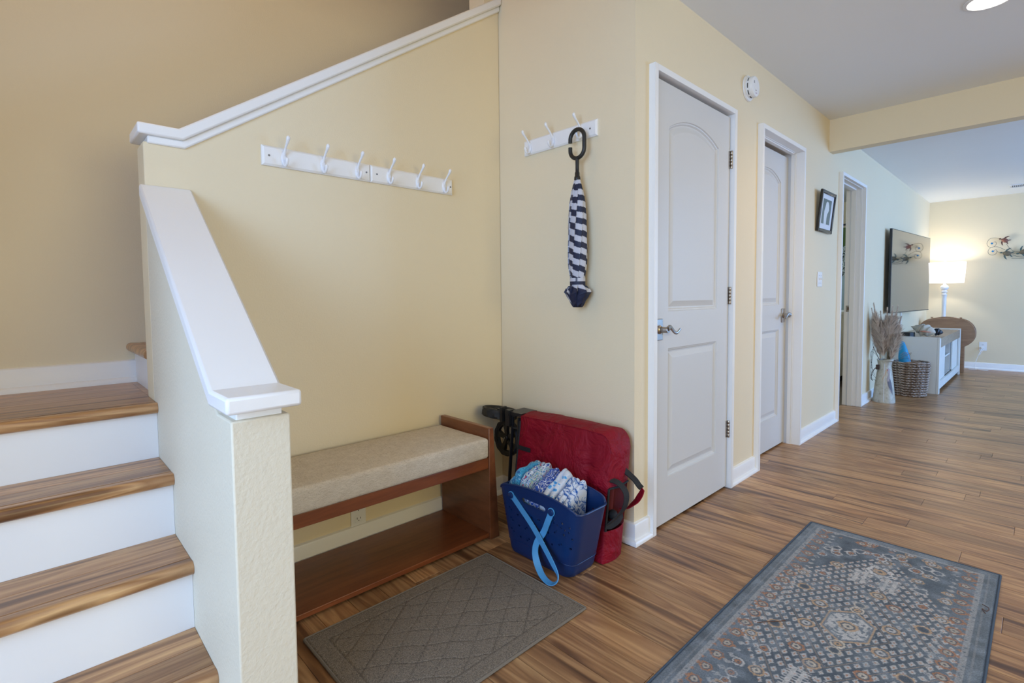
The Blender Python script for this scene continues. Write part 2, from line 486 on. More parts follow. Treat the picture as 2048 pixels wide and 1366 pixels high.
for k in range(4):
    xb = RX[k+1] if k < 3 else BX
    MB().box((RX[k]-.018, YS0, zb), (RX[k], YS1, TZ[k]-.03)).build('riser', 'riser', st)
    tread_x(xb, RX[k]+.026, TZ[k]); zb = TZ[k]-.018
MB().box((BX, YS1, LZ-.018), (-.9605, -1.5475, LZ)).build('landing_strip', 'tread', st)
# second flight, rising away behind the bench wall
zs = LZ
for k in range(5):
    y0 = -1.566+k*.235; zt = .905+k*.187
    MB().box((BX+.001, y0, zs-.001), (-.9605, y0+.018, zt-.03)).build('riser', 'riser', st)
    t = bpy.data.objects.new('tread', None); COL.objects.link(t); place(t, (-1.18, y0+.1, zt-.02), st)
    x1 = -.9605
    MB().box((BX+.001, y0+.02, zt-.02), (x1, y0+.255, zt)).build('board', 'tread', t)
    a = [(y0+.02, zt-.001), (y0-.012, zt+.0015)]
    for q in range(9):
        th = PI/2+PI*q/8; a.append((y0-.012+.0165*math.cos(th), zt-.016+.0175*math.sin(th)))
    a += [(y0+.02, zt-.034)]
    MB().prism(a, 'x', BX+.001, x1).build('nosing', 'nosing', t, smooth=True)
    zs = zt
# carcass under the second flight so that it does not float
MB().prism([(-1.54, 0), (-1.54, .7), (-.6, 1.45), (-.6, 0)], 'x', BX+.02, -.97).build('stringer', 'riser', st)

# ================================================================== DOORS
def arch_loop(y0, y1, z0, z1, rise, n=16):
    P = [(y0, z0), (y1, z0), (y1, z1)]
    if rise > 0:
        c = (y1-y0)/2; R = (c*c+rise*rise)/(2*rise); cy = (y0+y1)/2; cz = z1+rise-R
        a0 = math.asin(c/R)
        for k in range(1, n): 
            a = a0-2*a0*k/n; P.append((cy+R*math.sin(a), cz+R*math.cos(a)))
    P.append((y0, z1)); return P
def inset(P, d):
    n = len(P); out = []
    for i in range(n):
        p, a, b = Vector(P[i]), Vector(P[i-1]), Vector(P[(i+1) % n])
        e1 = (p-a).normalized(); e2 = (b-p).normalized()
        n1 = Vector((-e1.y, e1.x)); n2 = Vector((-e2.y, e2.x)); m = (n1+n2); m.normalize()
        out.append(tuple(p+m*(d/max(.3, m.dot(n1)))))
    return out
def door_leaf(y0, y1, z0, z1, x, parent, pm=.135, th=.035):
    bm = bmesh.new()
    def loop(P, xx): return [bm.verts.new((xx, a, b)) for a, b in P]
    def edges(L): return [bm.edges.new((L[i], L[(i+1) % len(L)])) for i in range(len(L))]
    outer = loop([(y0, z0), (y1, z0), (y1, z1), (y0, z1)], x); E_ = edges(outer)
    panels = [arch_loop(y0+pm, y1-pm, z0+.212, z0+.822, 0), arch_loop(y0+pm, y1-pm, z0+.995, z1-.190, .065)]
    steps = [(0, 0), (.003, -.006), (.008, -.007), (.014, -.0135), (.020, -.014), (.046, -.004), (.048, -.0035)]
    for P in panels:
        L0 = loop(P, x); E_ += edges(L0); prev = L0
        for d, dx in steps[1:]:
            L = loop(inset(P, d), x+dx)
            for i in range(len(L)): bm.faces.new((prev[i], prev[(i+1) % len(L)], L[(i+1) % len(L)], L[i]))
            prev = L
        bm.faces.new(prev)
    bmesh.ops.triangle_fill(bm, use_beauty=True, edges=E_)
    back = loop([(y0, z0), (y1, z0), (y1, z1), (y0, z1)], x-th)
    for i in range(4): bm.faces.new((outer[i], outer[(i+1) % 4], back[(i+1) % 4], back[i]))
    bm.faces.new(back)
    bmesh.ops.recalc_face_normals(bm, faces=bm.faces)
    org = (x, (y0+y1)/2, z0)
    bmesh.ops.translate(bm, verts=bm.verts, vec=-Vector(org))
    me = bpy.data.meshes.new('door_leaf'); bm.to_mesh(me); bm.free(); me.materials.append(M['door'])
    o = bpy.data.objects.new('door_leaf', me); COL.objects.link(o); place(o, org, parent)
    return o
def door_frame(parent, a, b, zt, depth, stop=None, w_=.027, zi=None):
    m = MB(); x1 = .0305
    m.box((depth, a, -.005), (x1, a+w_, zt)); m.box((depth, b-w_, -.005), (x1, b, zt)); m.box((depth, a+w_, zt-w_), (x1, b-w_, zt))
    o = m.build('frame', 'trim', parent, merge=False, bevel=.0015, seg=1)
    if stop:
        for s0, s1, t in stop:
            q = MB(); ia, ib = a+w_, b-w_
            q.box((s0, ia, -.004), (s1, ia+t, zt-w_)); q.box((s0, ib-t, -.004), (s1, ib, zt-w_)); q.box((s0, ia+t, zt-w_-t), (s1, ib-t, zt-w_))
            q.build('door_stop', 'trim', parent, merge=False, bevel=.001, seg=1)
    return o
def lever(parent, x, y, z, dirn, nm='lever_handle'):
    # rosette
    m = MB(); m.box((x, y-.032, z-.049), (x+.007, y+.032, z+.049))
    ro = m.build('rosette', 'nickel', parent, bevel=.003)
    m = MB(); m.lathe([(.019, .006), (.020, .010), (.017, .014), (.0135, .016), (.0135, .050), (.0125, .052)], (x, y, z), 20, 'x')
    m.build('neck', 'nickel', parent, smooth=True)
    m = MB(); P = []; R_ = []
    for k in range(15):
        t = k/14; P.append((x+.052-.006*math.sin(t*PI), y+dirn*(-.004+.112*t), z+.006-.018*t+.010*math.sin(t*2.1*PI)+(.010*max(0, t-.8)/.2)))
        R_.append(.0125*(1-.55*t))
    m.tube(P, R_, 10, flat=.55, up=(1, 0, 0)); m.build(nm, 'nickel', parent, smooth=True)
def hinge(parent, x, y, z, lab=True):
    m = MB()
    for k in range(5):
        m.lathe([(.0055, 0), (.0062, .001), (.0062, .0175), (.0055, .0185)], (x, y, z-.047+k*.019), 12)
    m.box((x-.012, y-.016, z-.046), (x-.005, y-.001, z+.046))
    m.build('hinge', 'nickel', parent, smooth=True, merge=False)
d1 = sempty('door_1', (0, .53, 0), 'nearest white arched two-panel door with lever at its left')
a, b, z = OPEN[0]; door_frame(d1, a, b, z, -.09)
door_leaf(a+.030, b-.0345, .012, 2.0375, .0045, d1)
lever(d1, .0045, a+.030+.045, .926, 1)
for hzv in (1.812, 1.076, .334): hinge(d1, .0135, b-.032, hzv)
d2 = sempty('door_2', (0, 1.71, 0), 'second white door, set deeper in its frame, lever at right')
a, b, z = OPEN[1]; door_frame(d2, a, b, z, -.12, [(-.055, -.030, .011), (-.030, -.022, .004)])
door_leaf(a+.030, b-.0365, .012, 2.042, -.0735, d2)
lever(d2, -.0735, b-.0365-.062, .930, -1)
d3 = sempty('door_3', (0, 3.46, 0), 'open doorway with a deep white jamb beyond the framed picture')
a, b, z = OPEN[2]; door_frame(d3, a, b, z, -.128, [(-.085, -.045, .012), (-.012, .002, .004)])
MB().box((-.112, b-.0295, .905), (-.075, b-.0262, .965)).build('strike_plate', 'nickel', d3, bevel=.001)
MB().box((-.099, b-.0300, .920), (-.086, b-.0292, .950)).build('strike_hole', plain('strike_recess', (.12, .05, .03, 1), .6), d3)
# closets behind doors 1/2: dark back panels
struct(MB().box((-.30, .121, -.01), (-.20, 2.3, 2.5)).build('wall_closet', 'wall'))

# ================================================================== HOOK RAILS
def hook_rail(name, c, L, nrm, hooks, screws, label, grp):
    """c: centre point on the wall, L length, nrm outward normal, hooks/screws: offsets along the rail"""
    n = Vector(nrm); u = Vector((0, 1, 0)) if abs(n.x) > .5 else Vector((1, 0, 0)); zv = Vector((0, 0, 1)); c = Vector(c)
    t = thing(name, label, 'hook rail', c, grp)
    def P(a, o, z): return c+u*a+n*o+zv*z
    h = .0372; e = .007; l = L/2
    m = MB()
    rings = [[P(-l+d, o, -h+d), P(l-d, o, -h+d), P(l-d, o, h-d), P(-l+d, o, h-d)] for d, o in ((0, 0.0005), (0, .009), (.006, .0145), (.0075, .0155))]
    m.grid(rings, cv=True); m.cap(rings[0], True); m.cap(rings[-1]); m.build('board', 'trim', t)
    for a in screws:
        m = MB(); rg = [[P(a+r*math.cos(k*PI/5), o, r*math.sin(k*PI/5)) for k in range(10)] for r, o in ((.0042, .0155), (.0040, .0167), (.0014, .0167), (.0010, .0158))]
        m.grid(rg, cv=True); m.cap(rg[-1]); m.build('screw', 'screw', t, smooth=True)
    for a in hooks:
        m = MB(); rg = []
        for k, (f, o) in enumerate(((1, .0155), (1, .018), (.8, .021), (.4, .0225))):
            rg.append([P(a+.0115*f*math.cos(q*PI/9), o, -.003+.027*f*math.sin(q*PI/9)) for q in range(18)])
        m.grid(rg, cv=True); m.cap(rg[-1])
        up = [(.019, .008), (.027, .020), (.036, .031), (.048, .042), (.060, .052), (.066, .060), (.068, .066), (.068, .071)]
        m.tube([P(a, o, z) for o, z in up], [.0068, .0050, .0044, .0046, .0056, .0074, .0070, .0028], 10)
        lo = [(.019, -.010), (.021, -.024), (.028, -.033), (.038, -.034), (.046, -.027), (.050, -.017), (.051, -.010), (.051, -.006)]
        m.tube([P(a, o, z) for o, z in lo], [.0072, .0068, .0058, .0052, .0053, .0060, .0060, .0024], 10)
        m.build('hook', 'white_metal', t, smooth=True, merge=False, ang=60)
    return t
hook_rail('hook_rail', (A, -.9995, 1.6235), .444, (1, 0, 0), (-.1435, .0105, .1605), (-.1975, .2025), 'white three-hook wall rail above the bench, left one of the joined pair', 'wall hook rails')
hook_rail('hook_rail', (A, -.5535, 1.6235), .444, (1, 0, 0), (-.1345, .0175, .1675), (-.1935, .2065), 'white three-hook wall rail above the bench, right one of the joined pair, nearer the corner', 'wall hook rails')
hook_rail('hook_rail', (-.4155, 0, 1.8325), .457, (0, -1, 0), (-.1825, -.0285, .142), (-.2105, .1925), 'white three-hook wall rail with the striped umbrella hanging from it', 'wall hook rails')

# ================================================================== UMBRELLA
um = thing('umbrella', 'navy and white striped folded umbrella with black open-loop handle hanging from a hook', 'umbrella', (-.262, -.058, 1.036))
ux, uy = -.262, -.0585
m = MB(); P = []
hw, zc1, zc0 = .0400, 1.7885, 1.7415
P += [(-hw, 1.7560), (-hw, 1.742)]
for k in range(1, 14):
    th = PI+PI*k/14; P.append((hw*math.cos(th), zc0+hw*math.sin(th)))
P += [(hw, zc0), (hw, zc1)]
for k in range(1, 14):
    th = PI*k/14; P.append((hw*math.cos(th), zc1+hw*math.sin(th)))
P += [(-hw, zc1), (-hw, 1.7760)]
m.tube([(ux+a_, uy, z_) for a_, z_ in P], .0092, 12, up=(0, 1, 0))
m.build('handle', 'black_plastic', um, smooth=True, ang=60)
m = MB(); m.lathe([(.0080, 1.702), (.0086, 1.695), (.0082, 1.655), (.0086, 1.640), (.0105, 1.637), (.0108, 1.622), (.0135, 1.618), (.0145, 1.606), (.012, 1.600)], (ux, uy, 0), 18)
m.build('collar', 'black_plastic', um, smooth=True, ang=40)
NR, NZ = 112, 230
cp = [(1.604, .0145), (1.59, .018), (1.55, .028), (1.50, .036), (1.44, .041), (1.38, .044), (1.30, .046), (1.24, .045), (1.20, .041), (1.165, .0345), (1.142, .0335), (1.13, .037), (1.105, .052), (1.092, .058), (1.085, .053), (1.07, .046), (1.055, .036), (1.042, .031), (1.038, .026)]
zsn = np.linspace(1.604, 1.038, NZ); rad = np.interp(-zsn, [-q[0] for q in cp], [q[1] for q in cp])
G = []
for i in range(NZ):
    ring = []; z = zsn[i]
    for k in range(NR):
        th = 2*PI*k/NR; tw = (1.604-z)*2.6
        f = (th*8/(2*PI)+tw) % 1.0
        amp = .16 if z > 1.16 else (.05 if z > 1.128 else .34)
        r = rad[i]*(1+amp*(f-.5)+.05*noise.noise(Vector((math.cos(th)*2, math.sin(th)*2, z*14))))
        jag = .016*(f-.5) if z < 1.11 else 0
        ring.append((ux+r*math.cos(th), uy+r*math.sin(th)*.82, z+jag))
    G.append(ring)
m = MB(); m.grid(G, cv=True); m.cap(G[-1]); m.cap(G[0], True)
can = m.build('canopy', paint_mat('umbrella_cloth', .6, 700, .15), um, smooth=True, org=(ux, uy, 1.036), ang=60)
def canopy_paint(co):
    th = np.arctan2(co[:, 1]/.82, co[:, 0]) % (2*PI); z = co[:, 2]+1.036
    f = (th*8/(2*PI)+(1.604-z)*2.6); idx = np.floor(f).astype(int) % 8
    offs = np.array([0, .018, -.012, .03, .008, -.02, .022, -.006])[idx]*np.clip((1.62-z)*3.2, 0, 1)
    s = ((z+offs+(f % 1)*.012*np.clip((1.6-z)*4, 0, 1)) / .0520) % 1.0
    navy = s < .5
    low = z < 1.1
    navy = np.where(low, ~((th > 3.6) & (th < 4.3) & (z < 1.085) & (z > 1.05)), navy)
    navy = np.where((z < 1.127) & (z > 1.1), s < .55, navy)
    return np.where(navy[:, None], np.array([[.008, .013, .045]]), np.array([[.52, .53, .60]]))
color_attr(can, canopy_paint)
m = MB()
rg = [[(ux+.0375*math.cos(2*PI*k/28), uy+.0375*.84*math.sin(2*PI*k/28), z) for k in range(28)] for z in np.linspace(1.133, 1.163, 12)]
m.grid(rg, cv=True)
stp = m.build('strap', M['umbrella_cloth'] if 'umbrella_cloth' in M else bpy.data.materials['umbrella_cloth'], um, smooth=True, org=(ux, uy, 1.133))
color_attr(stp, lambda co: np.where((co[:, 2] < .015)[:, None] | ((co[:, 0] > .012) & (co[:, 0] < .018))[:, None], np.array([[.008, .013, .045]]), np.array([[.52, .53, .60]])))

# ================================================================== BENCH
bn = thing('bench', 'reddish cherry wood hall bench with cream cushion and low shelf', 'bench', (-.64, -.9, 0))
XB, XF = -.822, -.462
def end_panel(y_in, sgn):
    # inner face vertical at y_in, outer face splays outwards to the floor; gently curved back-to-front top
    m = MB(); t0, t1 = .026, .056
    A_ = [(XB, y_in, 0), (XF+.0, y_in, 0), (XF, y_in, .503), (XB, y_in, .503)]
    B_ = [(XB, y_in+sgn*t1, 0), (XF, y_in+sgn*t1, 0), (XF, y_in+sgn*t0, .503), (XB, y_in+sgn*t0, .503)]
    for k in range(4): m.quad(A_[k], A_[(k+1) % 4], B_[(k+1) % 4], B_[k])
    m.cap(A_, True); m.cap(B_); m.build('end_panel', 'cherry_x', bn, bevel=.003)
end_panel(-.430, 1); end_panel(-1.405, -1)
MB().box((XB+.005, -1.405, .012), (XF-.006, -.430, .031)).build('shelf', 'cherry_y', bn, bevel=.002)
MB().box((XF-.026, -1.405, .322), (XF-.006, -.430, .371)).build('apron', 'cherry_y', bn, bevel=.002)
MB().box((XB, -1.405, .322), (XB+.02, -.430, .371)).build('apron', 'cherry_y', bn, bevel=.002)
MB().box((XB+.02, -1.405, .350), (XF-.026, -.430, .366)).build('seat_board', 'cherry_y', bn)
def fabric():
    t = NT('cream_woven_fabric'); v = t.mapping((1, 1, 1)); v2 = t.mapping((60, 520, 300)); v3 = t.mapping((520, 60, 520))
    a = t.noise(v2, 1, 2); b_ = t.noise(v3, 1, 2); big = t.noise(v, 22, 3)
    mx = t.n('ShaderNodeMath', operation='MAXIMUM'); t.l(a, mx.inputs[0]); t.l(b_, mx.inputs[1])
    c = t.ramp(mx.outputs[0], [(.38, (.44, .37, .28, 1)), (.52, (.60, .52, .41, 1)), (.66, (.68, .60, .49, 1))])
    c = t.mix(1.0, c, t.ramp(big, [(.3, (.90, .88, .86, 1)), (.7, (1, 1, 1, 1))]), 'MULTIPLY')
    t.base(c); t.bump(mx.outputs[0], .55, .0016); t.set(Roughness=.9)
    return t.m
M['fabric'] = fabric()
def cushion(x0, x1, y0, y1, z0, z1, mat, parent):
    # superellipsoid-like box with soft edges and slightly bulging sides
    nx, ny, nz = 18, 44, 6
    m = MB(); cx, cy, cz = (x0+x1)/2, (y0+y1)/2, (z0+z1)/2; hx, hy, hz_ = (x1-x0)/2, (y1-y0)/2, (z1-z0)/2
    def rnd(u, v, w_):
        r = .014
        p = Vector((u*hx, v*hy, w_*hz_)); q = Vector((max(-hx+r, min(hx-r, p.x)), max(-hy+r, min(hy-r, p.y)), max(-hz_+r, min(hz_-r, p.z))))
        d = p-q
        if d.length > 1e-9: p = q+d.normalized()*r
        nn = noise.noise(p*7)*.0022+noise.noise(p*19+Vector((4, 1, 2)))*.0010
        crown = .007*(1-u*u)*(1-v**4)*(1 if w_ > .9 else 0)
        k = 1+.004*(1-w_*w_)
        return (cx+p.x*k+(nn if abs(u) > .9 else 0), cy+p.y, cz+p.z+crown+(nn if w_ > .5 else 0))
    ax = lambda n_: [-1+2*i/n_ for i in range(n_+1)]
    e = lambda n_: [-1, -.985, -.96]+[x_*.93 for x_ in ax(n_-4)]+[.96, .985, 1]
    X_, Y_, Z_ = e(nx), [-1, -.992, -.98]+[x_*.97 for x_ in ax(ny-4)]+[.98, .992, 1], [-1, -.85, -.7, -.3, .3, .7, .85, 1]
    m.grid([[rnd(u, v, 1) for v in Y_] for u in X_]); m.grid([[rnd(u, v, -1) for v in Y_] for u in X_])
    m.grid([[rnd(1, v, w_) for v in Y_] for w_ in Z_]); m.grid([[rnd(-1, v, w_) for v in Y_] for w_ in Z_])
    m.grid([[rnd(u, 1, w_) for u in X_] for w_ in Z_]); m.grid([[rnd(u, -1, w_) for u in X_] for w_ in Z_])
    return m.build('cushion', mat, parent, smooth=True, ang=60)
cushion(XB+.002, XF+.006, -1.402, -.434, .3715, .460, 'fabric', bn)

# ---- wall outlets
def outlet(name, c, nrm, label, printed=False, hw=.035, hh=.0575):
    n = Vector(nrm); u = Vector((0, 1, 0)) if abs(n.x) > .5 else Vector((1, 0, 0)); c = Vector(c)
    t = thing(name, label, 'outlet', c)
    def bx(a0, a1, z0, z1, o0, o1, nm, mat, bev=0):
        p = c+u*a0+n*o0; q = c+u*a1+n*o1
        lo = [min(p[i], q[i]) for i in range(3)]; hi = [max(p[i], q[i]) for i in range(3)]
        lo[2] = c.z+z0; hi[2] = c.z+z1
        return MB().box(lo, hi).build(nm, mat, t, bevel=bev)
    bx(-hw, hw, -hh, hh, 0.0005, .005, 'cover_plate', 'white_plastic', .0015)
    for s in (-1, 1):
        bx(-.017, .017, s*.0225-.0145, s*.0225+.0145, .005, .0068, 'socket', 'white_plastic', .001)
        bx(-.0085, -.0060, s*.0225-.001, s*.0225+.008, .0066, .0070, 'slot', 'dark')
        bx(.0060, .0085, s*.0225-.001, s*.0225+.007, .0066, .0070, 'slot', 'dark')
        bx(-.002, .002, s*.0225-.009, s*.0225-.005, .0066, .0070, 'slot', 'dark')
    return t
outlet('wall_outlet', (A, -.868, .139), (1, 0, 0), 'white outlet on the wall under the bench')

# ================================================================== GREY MAT
def rug_mesh(name, x0, x1, y0, y1, h, step, parent, mat, paint, hfun, org):
    nx, ny = int((x1-x0)/step), int((y1-y0)/step)
    X_ = np.linspace(x0, x1, nx+1); Y_ = np.linspace(y0, y1, ny+1)
    gx, gy = np.meshgrid(X_, Y_, indexing='ij')
    ed = np.minimum(np.minimum(gx-x0, x1-gx), np.minimum(gy-y0, y1-gy))
    gz = h*np.sqrt(np.clip(ed/.006, 0, 1))*.9+.0006 + hfun(gx, gy)
    V_ = np.stack([gx-org[0], gy-org[1], gz-org[2]], -1).reshape(-1, 3)
    idx = np.arange((nx+1)*(ny+1)).reshape(nx+1, ny+1)
    F_ = np.stack([idx[:-1, :-1], idx[1:, :-1], idx[1:, 1:], idx[:-1, 1:]], -1).reshape(-1, 4)
    me = bpy.data.meshes.new(name); me.from_pydata(V_.tolist(), [], F_.tolist()); me.materials.append(mat)
    me.polygons.foreach_set('use_smooth', [True]*len(me.polygons))
    cols = np.ones((len(V_), 4), dtype=np.float32); cols[:, :3] = paint(gx, gy).reshape(-1, 3)
    at = me.color_attributes.new('paint', 'FLOAT_COLOR', 'POINT'); at.data.foreach_set('color', cols.ravel())
    o = bpy.data.objects.new(name, me); COL.objects.link(o); place(o, org, parent); return o
gm = thing('doormat', 'grey-brown speckled mat with embossed lattice, in front of the bench', 'mat', (-.115, -.91, 0))
MX0, MX1, MY0, MY1 = -.374, .143, -1.290, -.526
def mat_lines(x, y):
    xc, yc = (MX0+MX1)/2, (MY0+MY1)/2; hx, hy = (MX1-MX0)/2-.055, (MY1-MY0)/2-.055
    u, v = np.abs(x-xc), np.abs(y-yc)
    wob = .004*np.sin(x*40+y*23)
    border = np.minimum(np.abs(u-hx)+np.where(v > hy, 1, 0), np.abs(v-hy)+np.where(u > hx, 1, 0))
    ins = (u < hx) & (v < hy)
    a_ = ((x-xc)+wob+(y-yc)*.72+10) % .088; b_ = ((x-xc)+wob-(y-yc)*.72+10) % .088
    lat = np.where(ins, np.minimum(np.minimum(a_, .088-a_), np.minimum(b_, .088-b_)), 1)
    return np.minimum(border, lat)
def mat_paint(x, y):
    d = mat_lines(x, y); k = np.clip(1-d/.0032, 0, 1)[..., None]*(.55+.45*np.sin(x*90+y*70)[..., None]**2)
    base = np.array([.195, .160, .122]); return base*(1-.55*k)
rng = np.random.RandomState(3)
rug_mesh('pile', MX0, MX1, MY0, MY1, .008, .003, gm, None or paint_mat('grey_tufted_pile', .95, 330, 1.0, .55, 330), mat_paint,
         lambda x, y: -.002*np.clip(1-mat_lines(x, y)/.004, 0, 1)+rng.rand(*x.shape)*.0009, (-.115, -.91, 0))
m = MB(); P = []
for k in range(120): P.append((MX1+.001, MY0+(MY1-MY0)*k/119, .0048))
m.tube(P, [.0042+.0007*(k % 2) for k in range(120)], 7)
P = [(MX0+(MX1-MX0)*k/79, MY0-.001, .0048) for k in range(80)]; m.tube(P, [.0042+.0007*(k % 2) for k in range(80)], 7)
P = [(MX0+(MX1-MX0)*k/79, MY1+.001, .0048) for k in range(80)]; m.tube(P, [.0042+.0007*(k % 2) for k in range(80)], 7)
P = [(MX0-.001, MY0+(MY1-MY0)*k/119, .0048) for k in range(120)]; m.tube(P, [.0042+.0007*(k % 2) for k in range(120)], 7)
m.build('bound_edge', plain('grey_mat_binding', (.19, .158, .122, 1), .9, bump=.6, bscale=300), gm, smooth=True, merge=False)

# ================================================================== BLUE RUG
RGX0, RGX1, RGY0, RGY1 = .477, 1.118, -1.15, .762
rg_ = thing('rug', 'slate blue patterned area rug with cream and rust medallions', 'rug', ((RGX0+RGX1)/2, (RGY0+RGY1)/2, 0))
def rug_paint(x, y):
    xc, yc = (RGX0+RGX1)/2, 0.0; u = x-xc; v = y-yc
    g = np.random.RandomState(5); shp = x.shape+(1,)
    rr = g.rand(*x.shape)[..., None]; 
    def sm(arr, n=10):
        for _ in range(n): arr = (arr+np.roll(arr, 1, 0)+np.roll(arr, -1, 0)+np.roll(arr, 1, 1)+np.roll(arr, -1, 1))/5
        return arr
    lowf = sm(g.rand(*x.shape), 60); lowf = (lowf-lowf.mean())/lowf.std()
    dark = np.array([.060, .080, .108]); mid = np.array([.170, .205, .245]); light = np.array([.55, .54, .54]); cream = np.array([.60, .53, .44]); rust = np.array([.42, .19, .085]); tan = np.array([.54, .36, .21])
    edx = np.minimum(x-RGX0, RGX1-x); edy = np.minimum(RGY1-y, y-RGY0); ed = np.minimum(edx, edy)
    c = np.zeros(x.shape+(3,)); c[:] = dark
    k = np.clip(.35+.18*lowf, 0, .8)[..., None]; c = c*(1-k)+mid*k
    # field gets paler towards the long sides
    k = np.clip(1-(edx-.055)/.12, 0, 1)[..., None]*.55; c = c*(1-k)+mid*1.25*k
    def put(mask, col, a=1.0):
        mm = np.clip(mask, 0, 1)[..., None]*a; return c*(1-mm)+col*mm
    # nested lozenge lines around medallions repeated along the rug
    per = 1.30; vv = (v+per/2) % per-per/2
    D = np.abs(u)*1.55+np.abs(vv)
    wl = .094
    t = (D-.075) % wl; line = np.clip(1-np.minimum(t, wl-t)/.0026, 0, 1)*((D > .06) & (D < .62))
    # small diamonds in rows between the lines
    s_ = np.abs(u)*1.55-np.abs(vv)
    p1, p2 = wl/2, .052
    a_ = ((D-.075) % p1)/p1-.5; b_ = ((s_+5) % p2)/p2-.5
    row_i = np.floor((D-.075)/p1); b_ = (((s_+5)/p2+.5*(row_i % 2)) % 1)-.5
    dia = np.maximum(np.abs(a_)*1.0, np.abs(b_)*1.0)
    infield = (ed > .058) & (D > .10) & (D < .62)
    n1 = sm(g.rand(*x.shape), 3)-.5
    c = put((dia+n1*.35 < .29)*infield, light, .85)
    c = put((dia+n1*.2 < .10)*infield, rust*1.1, .9)
    c = put(line*(ed > .058)*.9, tan, .8)
    # medallions
    def flower(cx_, cy_, r, outer, inner, fuzz=.15, per_=None):
        nonlocal c
        du = u-cx_; dv = (vv-cy_) if per_ is None else ((v-cy_+per_/2) % per_)-per_/2
        rr_ = np.maximum(np.abs(du), np.abs(dv))*.55+(np.abs(du)+np.abs(dv))*.45
        rr_ = rr_*(1+fuzz*n1*4)
        mk = ed > .05
        c = put((rr_ < r)*mk, outer, .9); c = put((rr_ < r*.72)*mk, dark*1.3, .9); c = put((rr_ < r*.52)*mk, inner, .9); c = put((rr_ < r*.2)*mk, dark, .9)
    # central hexagonal medallion
    rr_ = np.maximum(np.abs(u)*1.0, np.abs(vv)*.62+np.abs(u)*.5)
    c = put((rr_ < .066), mid*1.1, .8); c = put((np.abs(rr_-.064) < .0028), tan, .8)
    c = put((rr_ < .055)*(n1+.5 > .47), light*1.15, .8)
    flower(0, 0, .030, tan, cream)
    for sy in (-1, 1):
        flower(0, sy*.118, .022, cream*1.1, tan); flower(0, sy*.158, .020, cream, dark); flower(.03*sy, sy*.27, .026, tan, cream)
        flower(0, sy*.46, .045, light*1.2, tan, .5); flower(.13, sy*.41, .024, light, dark, .4); flower(-.13, sy*.41, .024, tan, cream); 
        flower(0, sy*.56, .024, tan*.8, light); flower(.06, sy*.60, .02, tan*.8, light); flower(-.07, sy*.60, .022, rust, light); flower(.15, sy*.55, .02, light, dark, .5); flower(-.17, sy*.56, .02, light, dark, .5)
        for sx in (-1, 1):
            flower(sx*.10, sy*.075, .026, tan, light); flower(sx*.085, sy*.22, .024, rust, cream); flower(sx*.17, sy*.15, .024, tan, dark); flower(sx*.15, sy*.30, .022, light, rust, .4)
            flower(sx*.205, sy*.255, .020, tan, light)
            # feathery comb strokes
            q = np.abs(np.abs(u-sx*.045)-.012); cm = (np.abs(vv-sy*.37) < .055)*((q < .006) | ((np.abs(u-sx*.045) < .03)*(((vv*85) % 1) < .4)))
            c = put(cm*(ed > .06), light*1.1, .75)
    # scattered flowers filling both ends of every repeat
    g2 = np.random.RandomState(21)
    for q in range(26):
        fx = g2.uniform(-.20, .20); fv = g2.uniform(.50, .65)
        if abs(fx)*1.55+fv < .60: continue
        flower(fx, fv*(1 if q % 2 else -1), g2.uniform(.016, .026), [tan, light, rust, light][q % 4], [light, dark*1.4, cream, rust][q % 4], .3)
    for q in range(16):
        fx = g2.uniform(.11, .21)*(1 if q % 2 else -1); fv = .50-(abs(fx)-.11)*1.2+g2.uniform(-.02, .1)
        flower(fx, fv*(1 if q % 4 < 2 else -1), g2.uniform(.015, .022), [light, tan][q % 2], [rust, light][q % 2], .4)
    # side rows of rust flowers
    per2 = .071
    for sx in (-1, 1):
        flower(sx*.238, .0, .0215, rust, cream*.8, .3, per2)
        du = u-sx*.262; dv = ((v+.035+per2/4) % (per2/2))-per2/4
        c = put((np.abs(du)+np.abs(dv) < .009)*(n1 > -.05), rust, .8)
        du = u-sx*.205; dv = ((v+per2/3) % (per2*.5))-per2*.25
        c = put((np.abs(du)*.8+np.abs(dv) < .011)*(ed > .05)*(n1 > -.04), light, .6)
    # end row
    dy = edy-.085; du = ((u+.03) % .06)-.03
    c = put((np.abs(dy)+np.abs(du) < .012)*(n1 > -.03)*(edx > .08), rust, .6)
    # borders
    bd = (ed < .052); c = np.where(bd[..., None], mid*(.9+.12*lowf[..., None]), c)
    stp = (ed > .040) & (ed < .056); tk = (((x+y)*180) % 1 < .5) ^ (((x-y)*180) % 1 < .5)
    c = put(stp*.65*(n1+.5 > .40), light*.9, .75); c = put(((ed > .026) & (ed < .030))*.6, light*.7, .5)
    c = np.where((ed < .007)[..., None], dark*1.5, c)
    wear = np.clip(.25*(lowf > 1.0)+.12, 0, 1)[..., None]; c = c*(1-wear)+mid*1.4*wear
    return c*(.80+.40*rr)
rug_mesh('pile', RGX0, RGX1, RGY0, RGY1, .007, .0026, rg_, paint_mat('printed_blue_pile', .92, 500, .5, .30, 600), rug_paint,
         lambda x, y: .0004*np.random.RandomState(1).rand(*x.shape), ORG[rg_.name])
m = MB()
for P in ([(RGX0-.001, RGY0+(RGY1-RGY0)*k/90, .004) for k in range(91)], [(RGX1+.001, RGY0+(RGY1-RGY0)*k/90, .004) for k in range(91)],
          [(RGX0+(RGX1-RGX0)*k/40, RGY1+.001, .004) for k in range(41)], [(RGX0+(RGX1-RGX0)*k/40, RGY0-.001, .004) for k in range(41)]):
    m.tube(P, .0038, 7)
m.build('bound_edge', plain('blue_binding', (.055, .085, .13, 1), .85, bump=.5, bscale=500), rg_, smooth=True, merge=False)

